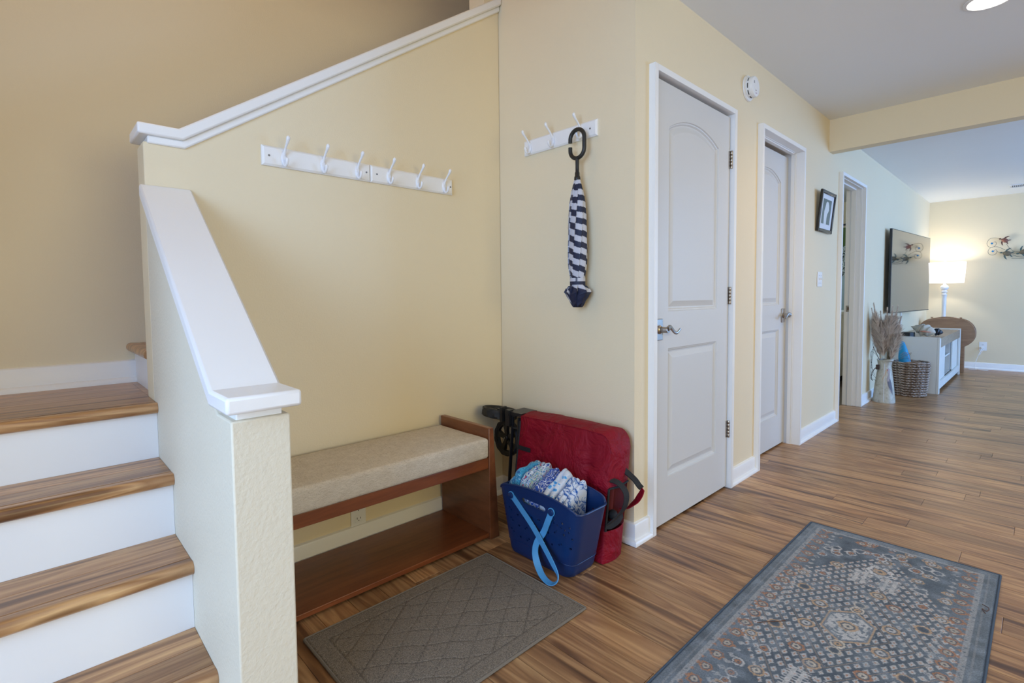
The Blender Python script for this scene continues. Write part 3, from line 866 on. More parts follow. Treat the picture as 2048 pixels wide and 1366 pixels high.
# ================================================================== RED WAGON IN ITS COVER
wg = thing('folded_wagon', 'red cloth covered folded wagon with black wheels leaning against the wall', 'wagon', (-.35, -.15, 0))
def red_cloth():
    t = NT('red_nylon'); v = t.mapping(); n = t.noise(v, 9, 4, .6, .6); f = t.noise((v), 900, 1)
    t.base(t.mix(n, (.15, .001, .009, 1), (.30, .002, .016, 1)))
    t.bump(n, .9, .03); t.set(Roughness=.62); t.b.inputs['Specular IOR Level'].default_value = .25
    return t.m
M['red'] = red_cloth(); M['red_dark'] = plain('dark_red_lining', (.13, .004, .008, 1), .7, bump=.3, bscale=60)
M['webbing'] = plain('black_webbing', (.012, .012, .014, 1), .75, bump=.5, bscale=600)
BX0, BX1 = -.520, .012
def bag_y(front, z):           # lean: front face and back face as a function of height
    t = z/.52
    return (-.245+.075*t) if front else (-.118+.085*t)
def bag_top(x):
    u = (x-BX0)/(BX1-BX0)
    return .503+.006*math.sin(u*3.0)-.012*max(0, u-.9)*10
def wr(p, amp=.006, f=6.5):
    return amp*(noise.noise(Vector(p)*f)+.5*noise.noise(Vector(p)*f*2.3+Vector((3, 1, 7)))) + amp*.8*max(0, noise.noise(Vector((p[0]*5, p[1]*2, p[2]*18))))
m = MB(); NX, NZb = 60, 44
def bag_pt(u, w_, front):
    # rounded rectangle in x/z; w_ 0 floor .. 1 top
    x = BX0+(BX1-BX0)*u; z = bag_top(x)*w_
    rx = BX1-.05; 
    if x > rx:                      # rounded upper right corner
        zt = bag_top(x)-.045*(1-math.sqrt(max(0, 1-((x-rx)/.05)**2)))*1.2; z = zt*w_
    y = bag_y(front, z)
    bulge = math.sin(min(1, max(0, u))*PI)**.4*math.sin(min(1, w_)*PI)**.5
    y += (-1 if front else 1)*.012*bulge
    nn = wr((x, y*1.0, z))
    if front: y -= nn*1.6*bulge; y += .014*math.exp(-((u-.80)/.05)**2)*math.sin(w_*PI)*(1 if w_ > .2 else 0)
    return (x, y, z+.001)
front = [[bag_pt(i/NX, j/NZb, True) for j in range(NZb+1)] for i in range(NX+1)]
back = [[bag_pt(i/NX, j/NZb, False) for j in range(NZb+1)] for i in range(NX+1)]
m.grid(front); m.grid(back)
# top gusset, slightly raised with a welt
def topg(i, k):
    a_, b_ = Vector(front[i][-1]), Vector(back[i][-1]); p = a_.lerp(b_, k/8); p.z += .012*math.sin(PI*k/8)+wr((p.x, p.y, p.z), .004, 12); return p

# right end: closed above z .345, open pocket between .155 and .345, closed below
def endp(j, k, dx=0):
    a_, b_ = Vector(front[NX][j]), Vector(back[NX][j]); p = a_.lerp(b_, k/8); s_ = math.sin(PI*k/8); p.x += .012*s_+wr((p.x, p.y, p.z), .006, 14)*s_+dx*s_; return p
j_lo, j_hi = int(NZb*.30), int(NZb*.70)
m.grid([[topg(i, k) if i < NX else endp(NZb, k) for k in range(9)] for i in range(NX+1)])
m.grid([[endp(j, k) for k in range(9)] for j in range(0, j_lo+1)])
m.grid([[endp(j, k) for k in range(9)] for j in range(j_hi, NZb+1)])
m.build('cover', 'red', wg, smooth=True, ang=70, org=(-.3, -.2, 0))
m = MB()
def endin(j, k):
    a_, b_ = Vector(front[NX][j]), Vector(back[NX][j]); p = a_.lerp(b_, k/8); s_ = math.sin(PI*k/8)**.5; p.x -= .045*s_-.02*math.sin(k*1.7)*s_; return p
m.grid([[endin(j, k) for k in range(9)] for j in range(j_lo-1, j_hi+2)])
m.build('lining', 'red_dark', wg, smooth=True, ang=70)
# piping: seam along the top front, dark opening trim, left edge binding
m = MB(); m.tube([Vector(front[i][-1])+Vector((0, -.001, .001)) for i in range(0, NX+1, 2)], .0022, 6); m.build('top_seam', 'red', wg, smooth=True)
for P in ([endp(j_hi, k)+Vector((.002, 0, 0)) for k in range(9)], [Vector(front[0][j])+Vector((-.001, 0, 0)) for j in range(0, NZb+1, 3)],
          [Vector(front[NX][j])+Vector((.001, -.001, 0)) for j in range(j_lo, j_hi+1)]):
    MB().tube(P, .0048, 6).build('edge_binding', 'webbing', wg, smooth=True)
def band(pts, wdir, hw, th=.0012):
    """flat strap: pts path, wdir width directions"""
    m = MB(); A_, B_ = [], []
    N_ = len(pts); top, bot = [], []
    for i in range(N_):
        p = Vector(pts[i]); t = (Vector(pts[min(i+1, N_-1)])-Vector(pts[max(i-1, 0)])).normalized()
        w_ = Vector(wdir[i] if isinstance(wdir, list) else wdir); w_ = (w_-t*w_.dot(t)).normalized(); n_ = t.cross(w_)*th
        h_ = hw[i] if isinstance(hw, list) else hw
        top.append([p+w_*h_+n_, p-w_*h_+n_, p-w_*h_-n_, p+w_*h_-n_])
    m.grid(top, cv=True); m.cap(top[0], True); m.cap(top[-1]); return m
def spline(P, n=24):
    P = [Vector(p) for p in P]; Q = [P[0]*2-P[1]]+P+[P[-1]*2-P[-2]]; out = []
    for i in range(1, len(Q)-2):
        for k in range(n):
            t = k/n; a, b, c, d = Q[i-1], Q[i], Q[i+1], Q[i+2]
            out.append(.5*((2*b)+(-a+c)*t+(2*a-5*b+4*c-d)*t*t+(-a+3*b-3*c+d)*t**3))
    out.append(P[-1]); return out
# loop on the left part of the front
sx_ = [bag_pt(u, .715, True) for u in np.linspace(.0, .17, 7)]
band([(p[0], p[1]-.004, p[2]) for p in sx_], (0, 0, 1), .010, .0015).build('side_loop', 'webbing', wg, smooth=True)
# carrying straps at the right end
fe = lambda z, s=0: Vector((BX1, bag_y(True, z)+s, z))
P = spline([fe(.335, .004), fe(.325, .02)+Vector((.03, 0, 0)), fe(.29, .03)+Vector((.062, 0, 0)), fe(.235, .03)+Vector((.060, 0, 0)), fe(.185, .02)+Vector((.028, 0, 0)), fe(.155, .004)+Vector((.003, 0, 0))], 8)
band(P, Vector((.25, 1, .2)), .013, .0016).build('carry_strap', 'webbing', wg, smooth=True)
P = spline([(BX1, -.105, .36), (.030, -.098, .345), (.060, -.090, .322), (.078, -.085, .300), (.090, -.085, .292)], 8)
band(P, Vector((.3, 1, .3)), .012, .003).build('carry_strap', 'webbing', wg, smooth=True)
P = spline([fe(.160, -.003), (.02, -.20, .152), (.022, -.15, .157), (.016, -.112, .168)], 8)
band(P, Vector((0, 0, 1)), .016, .0016).build('lower_strap', 'webbing', wg, smooth=True)
m = MB(); rg = []
P = spline([(.100, -.090, .292), (.090, -.095, .265), (.070, -.10, .235), (.040, -.11, .205), (.010, -.115, .190)], 6)
band(P, Vector((.8, -.3, .5)), [.011+.010*math.sin(i/len(P)*PI) for i in range(len(P))], .002).build('cloth_flap', 'red', wg, smooth=True)
m = MB(); m.ellipsoid((.004, -.165, .180), (.020, .022, .020), 12, 8); m.build('strap_knot', 'webbing', wg, smooth=True)
# wheels
def wheel(c, R_, wd, ax, name='wheel'):
    """ax: axle direction"""
    c = Vector(c); ax = Vector(ax).normalized(); e1 = ax.orthogonal().normalized(); e2 = ax.cross(e1)
    w0 = bpy.data.objects.new(name, None); COL.objects.link(w0); place(w0, tuple(c), wg)
    def pt(r, a_, h): return c+e1*(r*math.cos(a_))+e2*(r*math.sin(a_))+ax*h
    m = MB(); N_ = 72; rings = []
    for k in range(N_):
        a_ = 2*PI*k/N_; ring = []
        for q, (dr, h) in enumerate(((-.020, -wd/2+.004), (-.008, -wd/2), (-.001, -wd/2+.003), (0, -wd/4), (0, 0), (0, wd/4), (-.001, wd/2-.003), (-.008, wd/2), (-.020, wd/2-.004))):
            tr = .0028 if ((k+(q if q <= 4 else 8-q)*2) % 6) < 3 and 1 < q < 7 else 0
            ring.append(pt(R_+dr-tr, a_, h))
        rings.append(ring)
    m.grid(rings, cu=True, cv=True); m.build('tyre', 'black_rubber', w0, smooth=True, ang=25)
    m = MB()
    rr = [[pt(r, 2*PI*k/48, h) for k in range(48)] for r, h in ((R_-.018, -wd/2+.006), (R_-.018, wd/2-.006), (R_-.026, wd/2-.008), (R_-.030, 0), (R_-.026, -wd/2+.008), (R_-.018, -wd/2+.006))]
    m.grid(rr, cv=True)
    hub = [[pt(r, 2*PI*k/20, h) for k in range(20)] for r, h in ((.001, -wd/2), (.013, -wd/2), (.016, -wd/2+.003), (.018, 0), (.016, wd/2-.003), (.001, wd/2))]
    m.grid(hub, cv=True)
    for s in range(5):
        a0 = 2*PI*s/5+.3; L0 = []
        for r, hw_ in ((.014, .010), (R_*.45, .010), (R_-.027, .017)):
            da = hw_/r; L0.append([pt(r, a0-da, -wd*.28), pt(r, a0+da, -wd*.28), pt(r, a0+da, wd*.28), pt(r, a0-da, wd*.28)])
        m.grid(L0, cv=True)
    m.build('rim', 'black_plastic', w0, smooth=True, merge=False, ang=30)
    m = MB(); m.grid([[pt(r, 2*PI*k/10, -wd/2-h) for k in range(10)] for r, h in ((.0055, 0), (.0055, .003), (.001, .0035))], cv=True); m.build('axle_bolt', 'screw', w0, smooth=True)
wheel((-.690, -.105, .352), .094, .034, (.05, 1, -.05))
wheel((-.730, -.120, .480), .094, .046, (.05, .16, 1))
# frame tubes and fork between the wheels and the cover
m = MB()
m.tube([(-.598, -.150, .495), (-.612, -.155, .30), (-.632, -.160, .02)], .0085, 8)
m.tube([(-.545, -.160, .49), (-.552, -.165, .25), (-.560, -.17, .01)], .009, 8)
m.tube([(-.560, -.06, .49), (-.560, -.08, .01)], .008, 8)
m.tube([(-.605, -.150, .430), (-.52, -.150, .430)], .007, 8); m.tube([(-.63, -.155, .06), (-.52, -.165, .06)], .008, 8)
m.box((-.628, -.178, .442), (-.598, -.150, .520)); m.box((-.612, -.172, .498), (-.520, -.06, .514)); m.box((-.625, -.165, .49), (-.57, -.10, .505))
m.build('frame', 'black_metal', wg, smooth=True, merge=False, ang=30)
m = MB(); m.lathe([(.010, -.02), (.013, -.02), (.013, .02), (.010, .02)], (-.612, -.163, .505), 12, 'y'); m.box((-.660, -.185, .458), (-.645, -.150, .530)); m.build('fork', 'black_plastic', wg, smooth=True, merge=False, ang=30)
# small caster in the shade at the floor
m = MB(); m.lathe([(.012, -.012), (.034, -.014), (.038, -.008), (.038, .008), (.034, .014), (.012, .012)], (-.63, -.14, .040), 20, 'y'); m.build('caster', 'black_rubber', wg, smooth=True)

# ================================================================== BLUE PLASTIC BASKET
bk = thing('plastic_basket', 'navy blue plastic basket with perforated sides and a looped sky blue strap handle', 'basket', (-.17, -.345, 0))
M['navy_plastic'] = plain('navy_plastic', (.004, .028, .115, 1), .33, bump=.03, bscale=60, var=.1)
M['sky_plastic'] = plain('sky_blue_strap', (.085, .33, .62, 1), .42, bump=.1, bscale=300)
def rrect(cx, cy, hx, hy, r, n=7):
    P = []
    for sx, sy, a0 in ((1, 1, 0), (-1, 1, PI/2), (-1, -1, PI), (1, -1, 3*PI/2)):
        for k in range(n+1):
            a_ = a0+PI/2*k/n; P.append((cx+sx*(hx-r)+r*math.cos(a_), cy+sy*(hy-r)+r*math.sin(a_)))
    # subdivide long sides
    out = []
    for i in range(len(P)):
        p, q = P[i], P[(i+1) % len(P)]; out.append(p)
        s = 0
        if i % (n+1) == n: s = 20 if (i//(n+1)) % 2 == 0 else 9
        for k in range(1, s): out.append((p[0]+(q[0]-p[0])*k/s, p[1]+(q[1]-p[1])*k/s))
    return out
def bk_ring(t, off=0, zoff=0):
    # t 0 base .. 1 rim
    cx = -.178+.020*t; cy = -.3415-.0215*t; hx = .170+.049*t; hy = .088+.010*t
    r = .040+.004*t
    ring = []
    for x_, y_ in rrect(cx, cy, hx-off, hy-off, r-min(off, .002)):
        u = (x_-cx)/hx; zt = .276+.040*math.sqrt(max(0, 1-min(1, abs(u)/.93)**2))
        ring.append((x_, y_, zt*t+zoff))
    return ring
ths = [0, .02, .06, .12, .17, .19, .21, .35, .5, .65, .8, .92, 1.0]
outer = [bk_ring(t, .010*max(0, 1-t/.03)+(.0 if t > .2 or t < .05 else .0)-(.0015 if t >= .21 else 0)) for t in ths]
inner = [bk_ring(max(t, .012), .0034, 0) for t in ths]
m = MB(); m.grid(outer, cv=True); m.grid(inner, cv=True, flip=True); m.grid([outer[-1], inner[-1]], cv=True)
m.cap(outer[0], True); m.cap(inner[0])
body = m.build('shell', 'navy_plastic', bk, org=(-.17, -.345, 0))
# cutters: round holes in wavy rows and the grip slot, through the long sides; a few in the ends
cu = MB(); g = random.Random(2)
def cyl(x, z, r, y0=-.6, y1=-.1):
    cu.lathe([(r, y0), (r, y1)], (x, 0, z), 10, 'y')
for row, (z0, n_) in enumerate(((.205, 14), (.160, 14), (.112, 13))):
    for k in range(n_):
        x = -.347+.352*k/(n_-1)+(row % 2)*.004; z = z0-.020*math.sin(k/(n_-1)*PI*1.6)+.006*math.sin(k*1.3)
        cyl(x+.010*math.sin(k*2.1), z, .0040 if k % 3 else .0050)
for k in range(7): 
    zz = .20-.012*(k % 2); cyl(-.10+.018*k, .222-.004*k, .0038)
slot = [(-.222+.0135*math.cos(a_), .2565+.0105*math.sin(a_)) for a_ in np.linspace(PI/2, 3*PI/2, 8)]+[(-.118+.0135*math.cos(a_), .2540+.0105*math.sin(a_)) for a_ in np.linspace(-PI/2, PI/2, 8)]
cu.prism(slot, 'y', -.6, -.1)
co_ = bpy.data.objects.new('cutter', cu.mesh('cutter', (-.17, -.345, 0), merge=False)); COL.objects.link(co_); co_.location = (-.17, -.345, 0)
bo = body.modifiers.new('holes', 'BOOLEAN'); bo.object = co_; bo.operation = 'DIFFERENCE'; bo.solver = 'EXACT'; bo.use_self = True
bpy.context.view_layer.update()
dg = bpy.context.evaluated_depsgraph_get(); nm = bpy.data.meshes.new_from_object(body.evaluated_get(dg))
if len(nm.polygons) > 500:
    body.modifiers.clear(); body.data = nm
else: body.modifiers.clear()
bpy.data.objects.remove(co_)
for p in body.data.polygons: p.use_smooth = True
body.data.set_sharp_from_angle(angle=math.radians(35))
m = MB(); rim = bk_ring(1, -.002); m.tube(rim, .0038, 8, closed=True); m.build('rim', 'navy_plastic', bk, smooth=True)
m = MB(); rr = bk_ring(.205, -.0016); m.tube(rr, .0012, 6, closed=True); m.build('base_line', 'navy_plastic', bk, smooth=True)
def fy(z): return -.430-.029*min(1, z/.30)       # outer front face
# strap: left pivot -> diagonal down right -> loop on the floor -> up left -> right pivot
SP = spline([(-.289, fy(.262)-.0055, .262), (-.238, fy(.21)-.008, .220), (-.170, fy(.17)-.016, .172), (-.104, -.474, .124), (-.040, -.490, .080), (-.004, -.500, .050), (-.006, -.508, .026),
             (-.034, -.512, .0135), (-.078, -.505, .022), (-.118, -.490, .048), (-.142, -.476, .082), (-.140, -.466, .118), (-.116, -.455, .160), (-.090, fy(.22)-.009, .210), (-.068, fy(.262)-.0055, .258)], 8)
n_ = len(SP); WD = []; 
for i in range(n_):
    t = (SP[min(i+1, n_-1)]-SP[max(i-1, 0)]).normalized(); inpl = t.cross(Vector((0, -1, 0))).normalized()
    f = i/(n_-1); k = math.exp(-((f-.52)/.16)**2)
    # width turns towards the viewer in the loop (sign kept continuous)
    w_ = (inpl*(1-k)+Vector((0, 1, 0))*(1.15*k)).normalized(); WD.append(w_)
for i in range(1, n_):
    if WD[i].dot(WD[i-1]) < 0: WD[i] = -WD[i]
band(SP, WD, .0128, .0015).build('strap_handle', 'sky_plastic', bk, smooth=True, ang=50)
for px_, pz_ in ((-.289, .262), (-.068, .258)):
    m = MB(); m.lathe([(.0165, -.0020), (.0165, .0018), (.015, .003)], (px_, fy(pz_)-.0075, pz_), 24, 'y'); m.build('strap_end', 'sky_plastic', bk, smooth=True)
    m = MB(); m.lathe([(.0115, 0), (.0135, -.0010), (.0130, -.0055), (.0105, -.0070), (.001, -.0072)], (px_, fy(pz_)-.0085, pz_), 24, 'y'); m.build('pivot_button', 'navy_plastic', bk, smooth=True)
    m = MB(); m.lathe([(.0135, 0), (.0130, -.004), (.001, -.0045)], (px_, -.272, pz_+.004), 20, 'y'); m.build('pivot_button', 'navy_plastic', bk, smooth=True)

# ================================================================== BEACH TOWELS
def towel_mat(name, stops, scale, kind='noise', acc=None, stripes=None):
    t = NT(name); v = t.mapping((1, 1, 1))
    wv = t.n('ShaderNodeVectorMath', operation='ADD'); nz = t.n('ShaderNodeTexNoise'); nz.inputs['Scale'].default_value = 22; t.l(v, nz.inputs['Vector'])
    sc_ = t.n('ShaderNodeVectorMath', operation='SCALE'); sc_.inputs['Scale'].default_value = .035; t.l(nz.outputs['Color'], sc_.inputs[0])
    t.l(v, wv.inputs[0]); t.l(sc_.outputs[0], wv.inputs[1])
    if kind == 'voronoi':
        vo = t.n('ShaderNodeTexVoronoi', feature='F1'); vo.inputs['Scale'].default_value = scale; t.l(wv.outputs[0], vo.inputs['Vector']); f = vo.outputs['Distance']
    elif kind == 'wave':
        vo = t.n('ShaderNodeTexWave', wave_type='BANDS', bands_direction='DIAGONAL'); vo.inputs['Scale'].default_value = scale; vo.inputs['Distortion'].default_value = 9; vo.inputs['Detail'].default_value = 2; vo.inputs['Detail Scale'].default_value = 2.2
        t.l(wv.outputs[0], vo.inputs['Vector']); f = vo.outputs['Fac']
    else: f = t.noise(wv.outputs[0], scale, 2, .5, 1.6)
    c = t.ramp(f, stops, 'CONSTANT')
    if acc:
        n2 = t.noise(v, acc[2], 1); c = t.mix(t.ramp(n2, [(0, (0, 0, 0, 1)), (acc[1], (1, 1, 1, 1))], 'CONSTANT'), c, acc[0])
    t.base(c); t.bump(t.noise(v, 900, 2), .6, .001); t.set(Roughness=.95); t.b.inputs['Sheen Weight'].default_value = .3
    return t.m
WH = (.62, .66, .74, 1)
TM = [towel_mat('turquoise_towel', [(0, (.02, .22, .42, 1)), (.40, (.05, .36, .58, 1)), (.47, (.012, .12, .34, 1)), (.53, (.07, .42, .60, 1)), (.60, WH), (.64, (.02, .10, .30, 1))], 34, 'noise'),
      towel_mat('meadow_towel', [(0, (.01, .06, .30, 1)), (.38, WH), (.46, (.03, .25, .50, 1)), (.52, (.55, .62, .20, 1)), (.55, WH), (.60, (.02, .16, .42, 1)), (.66, (.45, .05, .06, 1))], 40, 'noise'),
      towel_mat('royal_blue_towel', [(0, (.006, .035, .26, 1)), (.30, (.012, .07, .38, 1)), (.50, WH), (.56, (.006, .04, .28, 1)), (.78, WH)], 46, 'noise'),
      towel_mat('pale_dotted_towel', [(0, (.02, .18, .52, 1)), (.20, (.10, .38, .72, 1)), (.36, WH), (.60, (.45, .58, .75, 1)), (.66, WH)], 42, 'voronoi', ((.75, .60, .05, 1), .74, 14)),
      towel_mat('zigzag_towel', [(0, WH), (.38, (.02, .13, .45, 1)), (.52, (.16, .40, .68, 1)), (.60, WH), (.80, (.01, .09, .36, 1))], 15, 'wave')]
def towel(x0, x1, y0, y1, zb, zf, zk, folds, mat, label, seed, over=0, wild=1.0):
    """bath towel folded over several times and stood on edge: a few thick rounded folds running front to back"""
    m = MB(); NY = 26; g = random.Random(seed); w_ = (x1-x0)/folds
    hs = [g.uniform(-.014, .012)*wild for _ in range(folds)]; ls = [g.uniform(-.010, .010)*wild for _ in range(folds)]; ph = g.uniform(0, 9)
    rings = []
    for j in range(NY+1):
        v = j/NY; end = min(v, 1-v); rnd_ = math.sqrt(max(0, 1-(1-min(1, end/.13))**2))      # folds round over at their ends
        yb_ = y0+(y1-y0)*(.10+.80*v); ring = [(x0+.006, yb_, zb)]
        for f in range(folds):
            c = x0+w_*(f+.5)+ls[f]*(v-.5)*.9
            for k in range(9):
                a_ = PI-PI*k/8
                wav = noise.noise(Vector((f*3.1+seed, v*3.5+ph, k*.25)))*.010*wild
                zz = zf+(zk-zf)*v+hs[f]*(1+.5*math.sin(v*5+f))+w_*.62*math.sin(a_)+wav-(1-rnd_)*(.030+.014*((f+seed) % 2))
                px_ = min(x1-.0008, max(x0+.0008, c+w_*.53*math.cos(a_)+noise.noise(Vector((v*6+ph, f*2.0, 1.5)))*.004*wild))
                ring.append((px_, y0+(y1-y0)*v+ls[f]*.4, max(zb+.02, zz)))
        ring.append((x1-.006, yb_, zb)); rings.append(ring)
    if over:      # the leftmost folds flop over the rim of the basket
        for r in rings:
            for q in range(1, len(r)-1):
                a_, b_, c_ = r[q]; t_ = max(0, (x0+.045-a_)/.045)
                r[q] = (a_-over*t_, b_, c_-.02*t_*t_)
    m.grid(rings, cv=True); m.cap(rings[0], True); m.cap(rings[-1])
    o = m.build('beach_towel', mat, None, smooth=True, ang=80, org=((x0+x1)/2, (y0+y1)/2, zb)); return tag(o, label, 'towel', 'folded beach towels in the blue basket')
YT0, YT1 = -.432, -.276
towel(-.336, -.278, YT0+.014, YT1, .095, .318, .352, 2, TM[0], 'turquoise patterned towel overhanging the left end of the blue basket', 1, .020, 1.2)
towel(-.277, -.222, YT0+.002, YT1, .095, .292, .355, 2, TM[1], 'towel with green, red and white flowers, second from the left in the blue basket', 2)
towel(-.221, -.160, YT0, YT1, .095, .290, .350, 3, TM[2], 'royal blue towel with white floral print in the middle of the blue basket', 3, 0, 1.1)
towel(-.159, -.104, YT0, YT1, .095, .284, .362, 2, TM[3], 'white towel with pale blue dots and a yellow fleck in the blue basket', 4)
towel(-.103, -.042, YT0, YT1, .095, .250, .338, 3, TM[4], 'white towel with blue zigzags at the right of the towels in the blue basket', 6, 0, 1.1)

# ================================================================== WALL AND CEILING FITTINGS
sd = thing('smoke_detector', 'round white smoke detector on the wall between the first two doors', 'smoke detector', (.0, 1.155, 2.255))
c_ = (0.0005, 1.155, 2.255)
MB().lathe([(.070, 0), (.071, .004), (.069, .009), (.058, .0105)], c_, 48, 'x').build('mounting_plate', 'white_plastic', sd, smooth=True)
MB().lathe([(.056, .010), (.0565, .030), (.0575, .031), (.0575, .040), (.054, .046), (.040, .0485), (.0395, .0475), (.024, .0475), (.0235, .049), (.001, .0495)], c_, 48, 'x').build('body', 'white_plastic', sd, smooth=True)
m = MB()
for k in range(9):
    a0 = 2*PI*k/9+.15; A_ = []
    for q in range(6):
        a_ = a0+q*.095; A_.append((a_,))
    ring0 = [(c_[0]+.0195, c_[1]+.0571*math.cos(a_[0]), c_[2]+.0571*math.sin(a_[0])) for a_ in A_]; ring1 = [(c_[0]+.0245, p[1], p[2]) for p in ring0]
    m.grid([ring0, ring1])
m.build('vent_slots', 'dark', sd, merge=False)
MB().lathe([(.0026, .0495), (.0022, .0505), (.0004, .0506)], (c_[0], c_[1]-.004, c_[2]-.024), 8, 'x').build('indicator', 'black_plastic', sd)
MB().box((.0478, c_[1]-.006, c_[2]-.041), (.0492, c_[1]+.006, c_[2]-.036)).build('purple_mark', plain('purple_print', (.22, .05, .30, 1), .5), sd)
MB().box((.0478, c_[1]-.030, c_[2]+.012), (.0490, c_[1]-.022, c_[2]+.026)).build('grey_mark', plain('grey_print', (.25, .26, .30, 1), .5), sd)
def emis(name, col, s_):
    t = NT(name); t.b.inputs['Emission Color'].default_value = col; t.b.inputs['Emission Strength'].default_value = s_; t.base(col); return t.m
def downlight(x, y, label, power=30, z=H):
    d = thing('recessed_light', label, 'ceiling light', (x, y, z-.006))
    MB().lathe([(.094, 0), (.094, -.003), (.088, -.006), (.080, -.006), (.078, -.003)], (x, y, z), 40).build('trim_ring', 'white_plastic', d, smooth=True)
    MB().lathe([(.078, -.0035), (.001, -.0038)], (x, y, z), 40, capends=False).build('lens', M.setdefault('lens', emis('light_lens', (1, .93, .82, 1), 9)), d)
    l = bpy.data.lights.new('recessed_lamp', 'SPOT'); l.energy = power; l.color = (1.0, .68, .22); l.spot_size = math.radians(155); l.spot_blend = .8; l.shadow_soft_size = .07
    o = bpy.data.objects.new('recessed_lamp', l); COL.objects.link(o); o.location = (x, y, z-.03)
downlight(.985, 1.44, 'round recessed light glowing in the white hall ceiling')
fr = thing('framed_picture', 'small black framed picture of a white egret, hanging beyond the second door', 'picture', (.012, 2.63, 1.55))
def tilt(m, start=0):
    # hangs with its top tipped away from the wall
    R_ = Matrix.Translation((0.004, 0, 1.56)) @ Matrix.Rotation(math.radians(5.5), 4, 'Y') @ Matrix.Translation((-0.004, 0, -1.56)); return m.xform(R_)
FY0, FY1, FZ0, FZ1 = 2.44, 2.80, 1.555, 1.865
m = MB(); e = .026
for a_, b_ in (((.004, FY0, FZ0), (.022, FY0+e, FZ1)), ((.004, FY1-e, FZ0), (.022, FY1, FZ1)), ((.004, FY0+e, FZ0), (.022, FY1-e, FZ0+e)), ((.004, FY0+e, FZ1-e), (.022, FY1-e, FZ1))): m.box(a_, b_)
tilt(m).build('frame', plain('black_lacquer', (.012, .010, .010, 1), .22), fr, bevel=.005, merge=False)
tilt(MB().box((.006, FY0+e-.004, FZ0+e-.004), (.012, FY1-e+.004, FZ1-e+.004))).build('mat_board', plain('white_mat_board', (.70, .72, .76, 1), .7), fr)
py0, py1, pz0, pz1 = FY0+.075, FY1-.075, FZ0+.065, FZ1-.060
tilt(MB().box((.0122, py0, pz0), (.0128, py1, pz1))).build('print', plain('grey_green_print', (.20, .24, .20, 1), .6, var=.5), fr)
def flatpoly(pts, x): return MB().quad(*[(x, a_, b_) for a_, b_ in pts])
W_ = py1-py0; H_ = pz1-pz0
bird = [(.30, .0), (.25, .25), (.22, .5), (.30, .68), (.35, .85), (.45, .92), (.62, .90), (.72, .78), (.78, .60), (.70, .50), (.62, .42), (.58, .25), (.60, .0)]
tilt(flatpoly([(py0+a_*W_, pz0+b_*H_) for a_, b_ in bird], .0131)).build('white_egret', plain('white_feather_print', (.66, .70, .70, 1), .7), fr)
tilt(flatpoly([(py0+a_*W_, pz0+b_*H_) for a_, b_ in ((.74, .72), (.97, .60), (.76, .64))], .0133)).build('beak', plain('beak_print', (.10, .12, .12, 1), .7), fr)

# double switch plate
sw = thing('light_switch', 'white double switch plate on the wall below the picture', 'switch', (.003, 2.57, 1.19))
MB().box((.0005, 2.512, 1.136), (.006, 2.628, 1.250)).build('cover_plate', 'white_plastic', sw, bevel=.003)
for yy in (2.547, 2.593):
    MB().box((.006, yy-.005, 1.181), (.008, yy+.005, 1.205)).build('switch_slot', 'white_plastic', sw)
    MB().prism([(.006, 1.186), (.006, 1.200), (.020, 1.204), (.020, 1.198)], 'y', yy-.0035, yy+.0035).build('toggle', 'white_plastic', sw)
    for zz in (1.163, 1.223): MB().lathe([(.003, 0), (.0025, .0012), (.0005, .0014)], (.006, yy, zz), 8, 'x').build('screw', 'screw', sw)
av = thing('air_vent', 'white louvred air vent in the living room ceiling', 'vent', (1.05, 7.12, H2-.01))
m = MB(); z0, z1 = H2-.008, H2-.0005
m.box((.865, 7.02, z0), (1.235, 7.035, z1)); m.box((.865, 7.205, z0), (1.235, 7.22, z1)); m.box((.865, 7.035, z0), (.885, 7.205, z1)); m.box((1.215, 7.035, z0), (1.235, 7.205, z1)); m.build('frame', 'white_metal', av, merge=False)
MB().box((.885, 7.035, H2-.0015), (1.215, 7.205, H2-.0005)).build('duct', 'dark', av)
for k in range(20):
    x = .892+.0165*k; MB().quad((x, 7.035, z0), (x, 7.205, z0), (x+.009, 7.205, z1-.001), (x+.009, 7.035, z1-.001)).build('louvre', 'white_metal', av)

# ================================================================== LIVING ROOM
# television on a swivel mount, far edge swung out
tv = thing('television', 'large black flat television on the left wall, reflecting the wall art', 'television', (.06, 5.6, .85))
n_ = Vector((.9973, -.0734, 0)); u_ = Vector((.0734, .9973, 0))      # screen normal, along the screen
t0 = Vector((.062, 4.86, 0)); TL_, TZ0, TZ1 = 1.64, .862, 1.775
def tvbox(a0, a1, o0, o1, z0, z1):
    m = MB(); m.box((a0, o0, z0), (a1, o1, z1))
    m.v = [tuple(t0+u_*x_+n_*y_+Vector((0, 0, z_))) for x_, y_, z_ in m.v]; return m
tvbox(0, TL_, -.022, 0, TZ0, TZ1).build('housing', 'black_plastic', tv, bevel=.003)
scr = plain('tv_screen_glass', (.006, .006, .006, 1), .035); scr.node_tree.nodes['Principled BSDF'].inputs['IOR'].default_value = 1.75
scr.node_tree.nodes['Principled BSDF'].inputs['Coat Weight'].default_value = 1.0; scr.node_tree.nodes['Principled BSDF'].inputs['Coat Roughness'].default_value = .03; scr.node_tree.nodes['Principled BSDF'].inputs['Coat IOR'].default_value = 1.9
scr.node_tree.nodes['Principled BSDF'].inputs['Specular IOR Level'].default_value = 1.0
tvbox(.008, TL_-.008, .0005, .0025, TZ0+.010, TZ1-.008).build('screen', scr, tv)
tvbox(.0, TL_, -.004, .004, TZ0, TZ0+.010).build('bezel', 'black_metal', tv)
tvbox(.35, TL_-.35, -.050, -.022, TZ0+.25, TZ1-.25).build('rear_cover', 'black_plastic', tv)
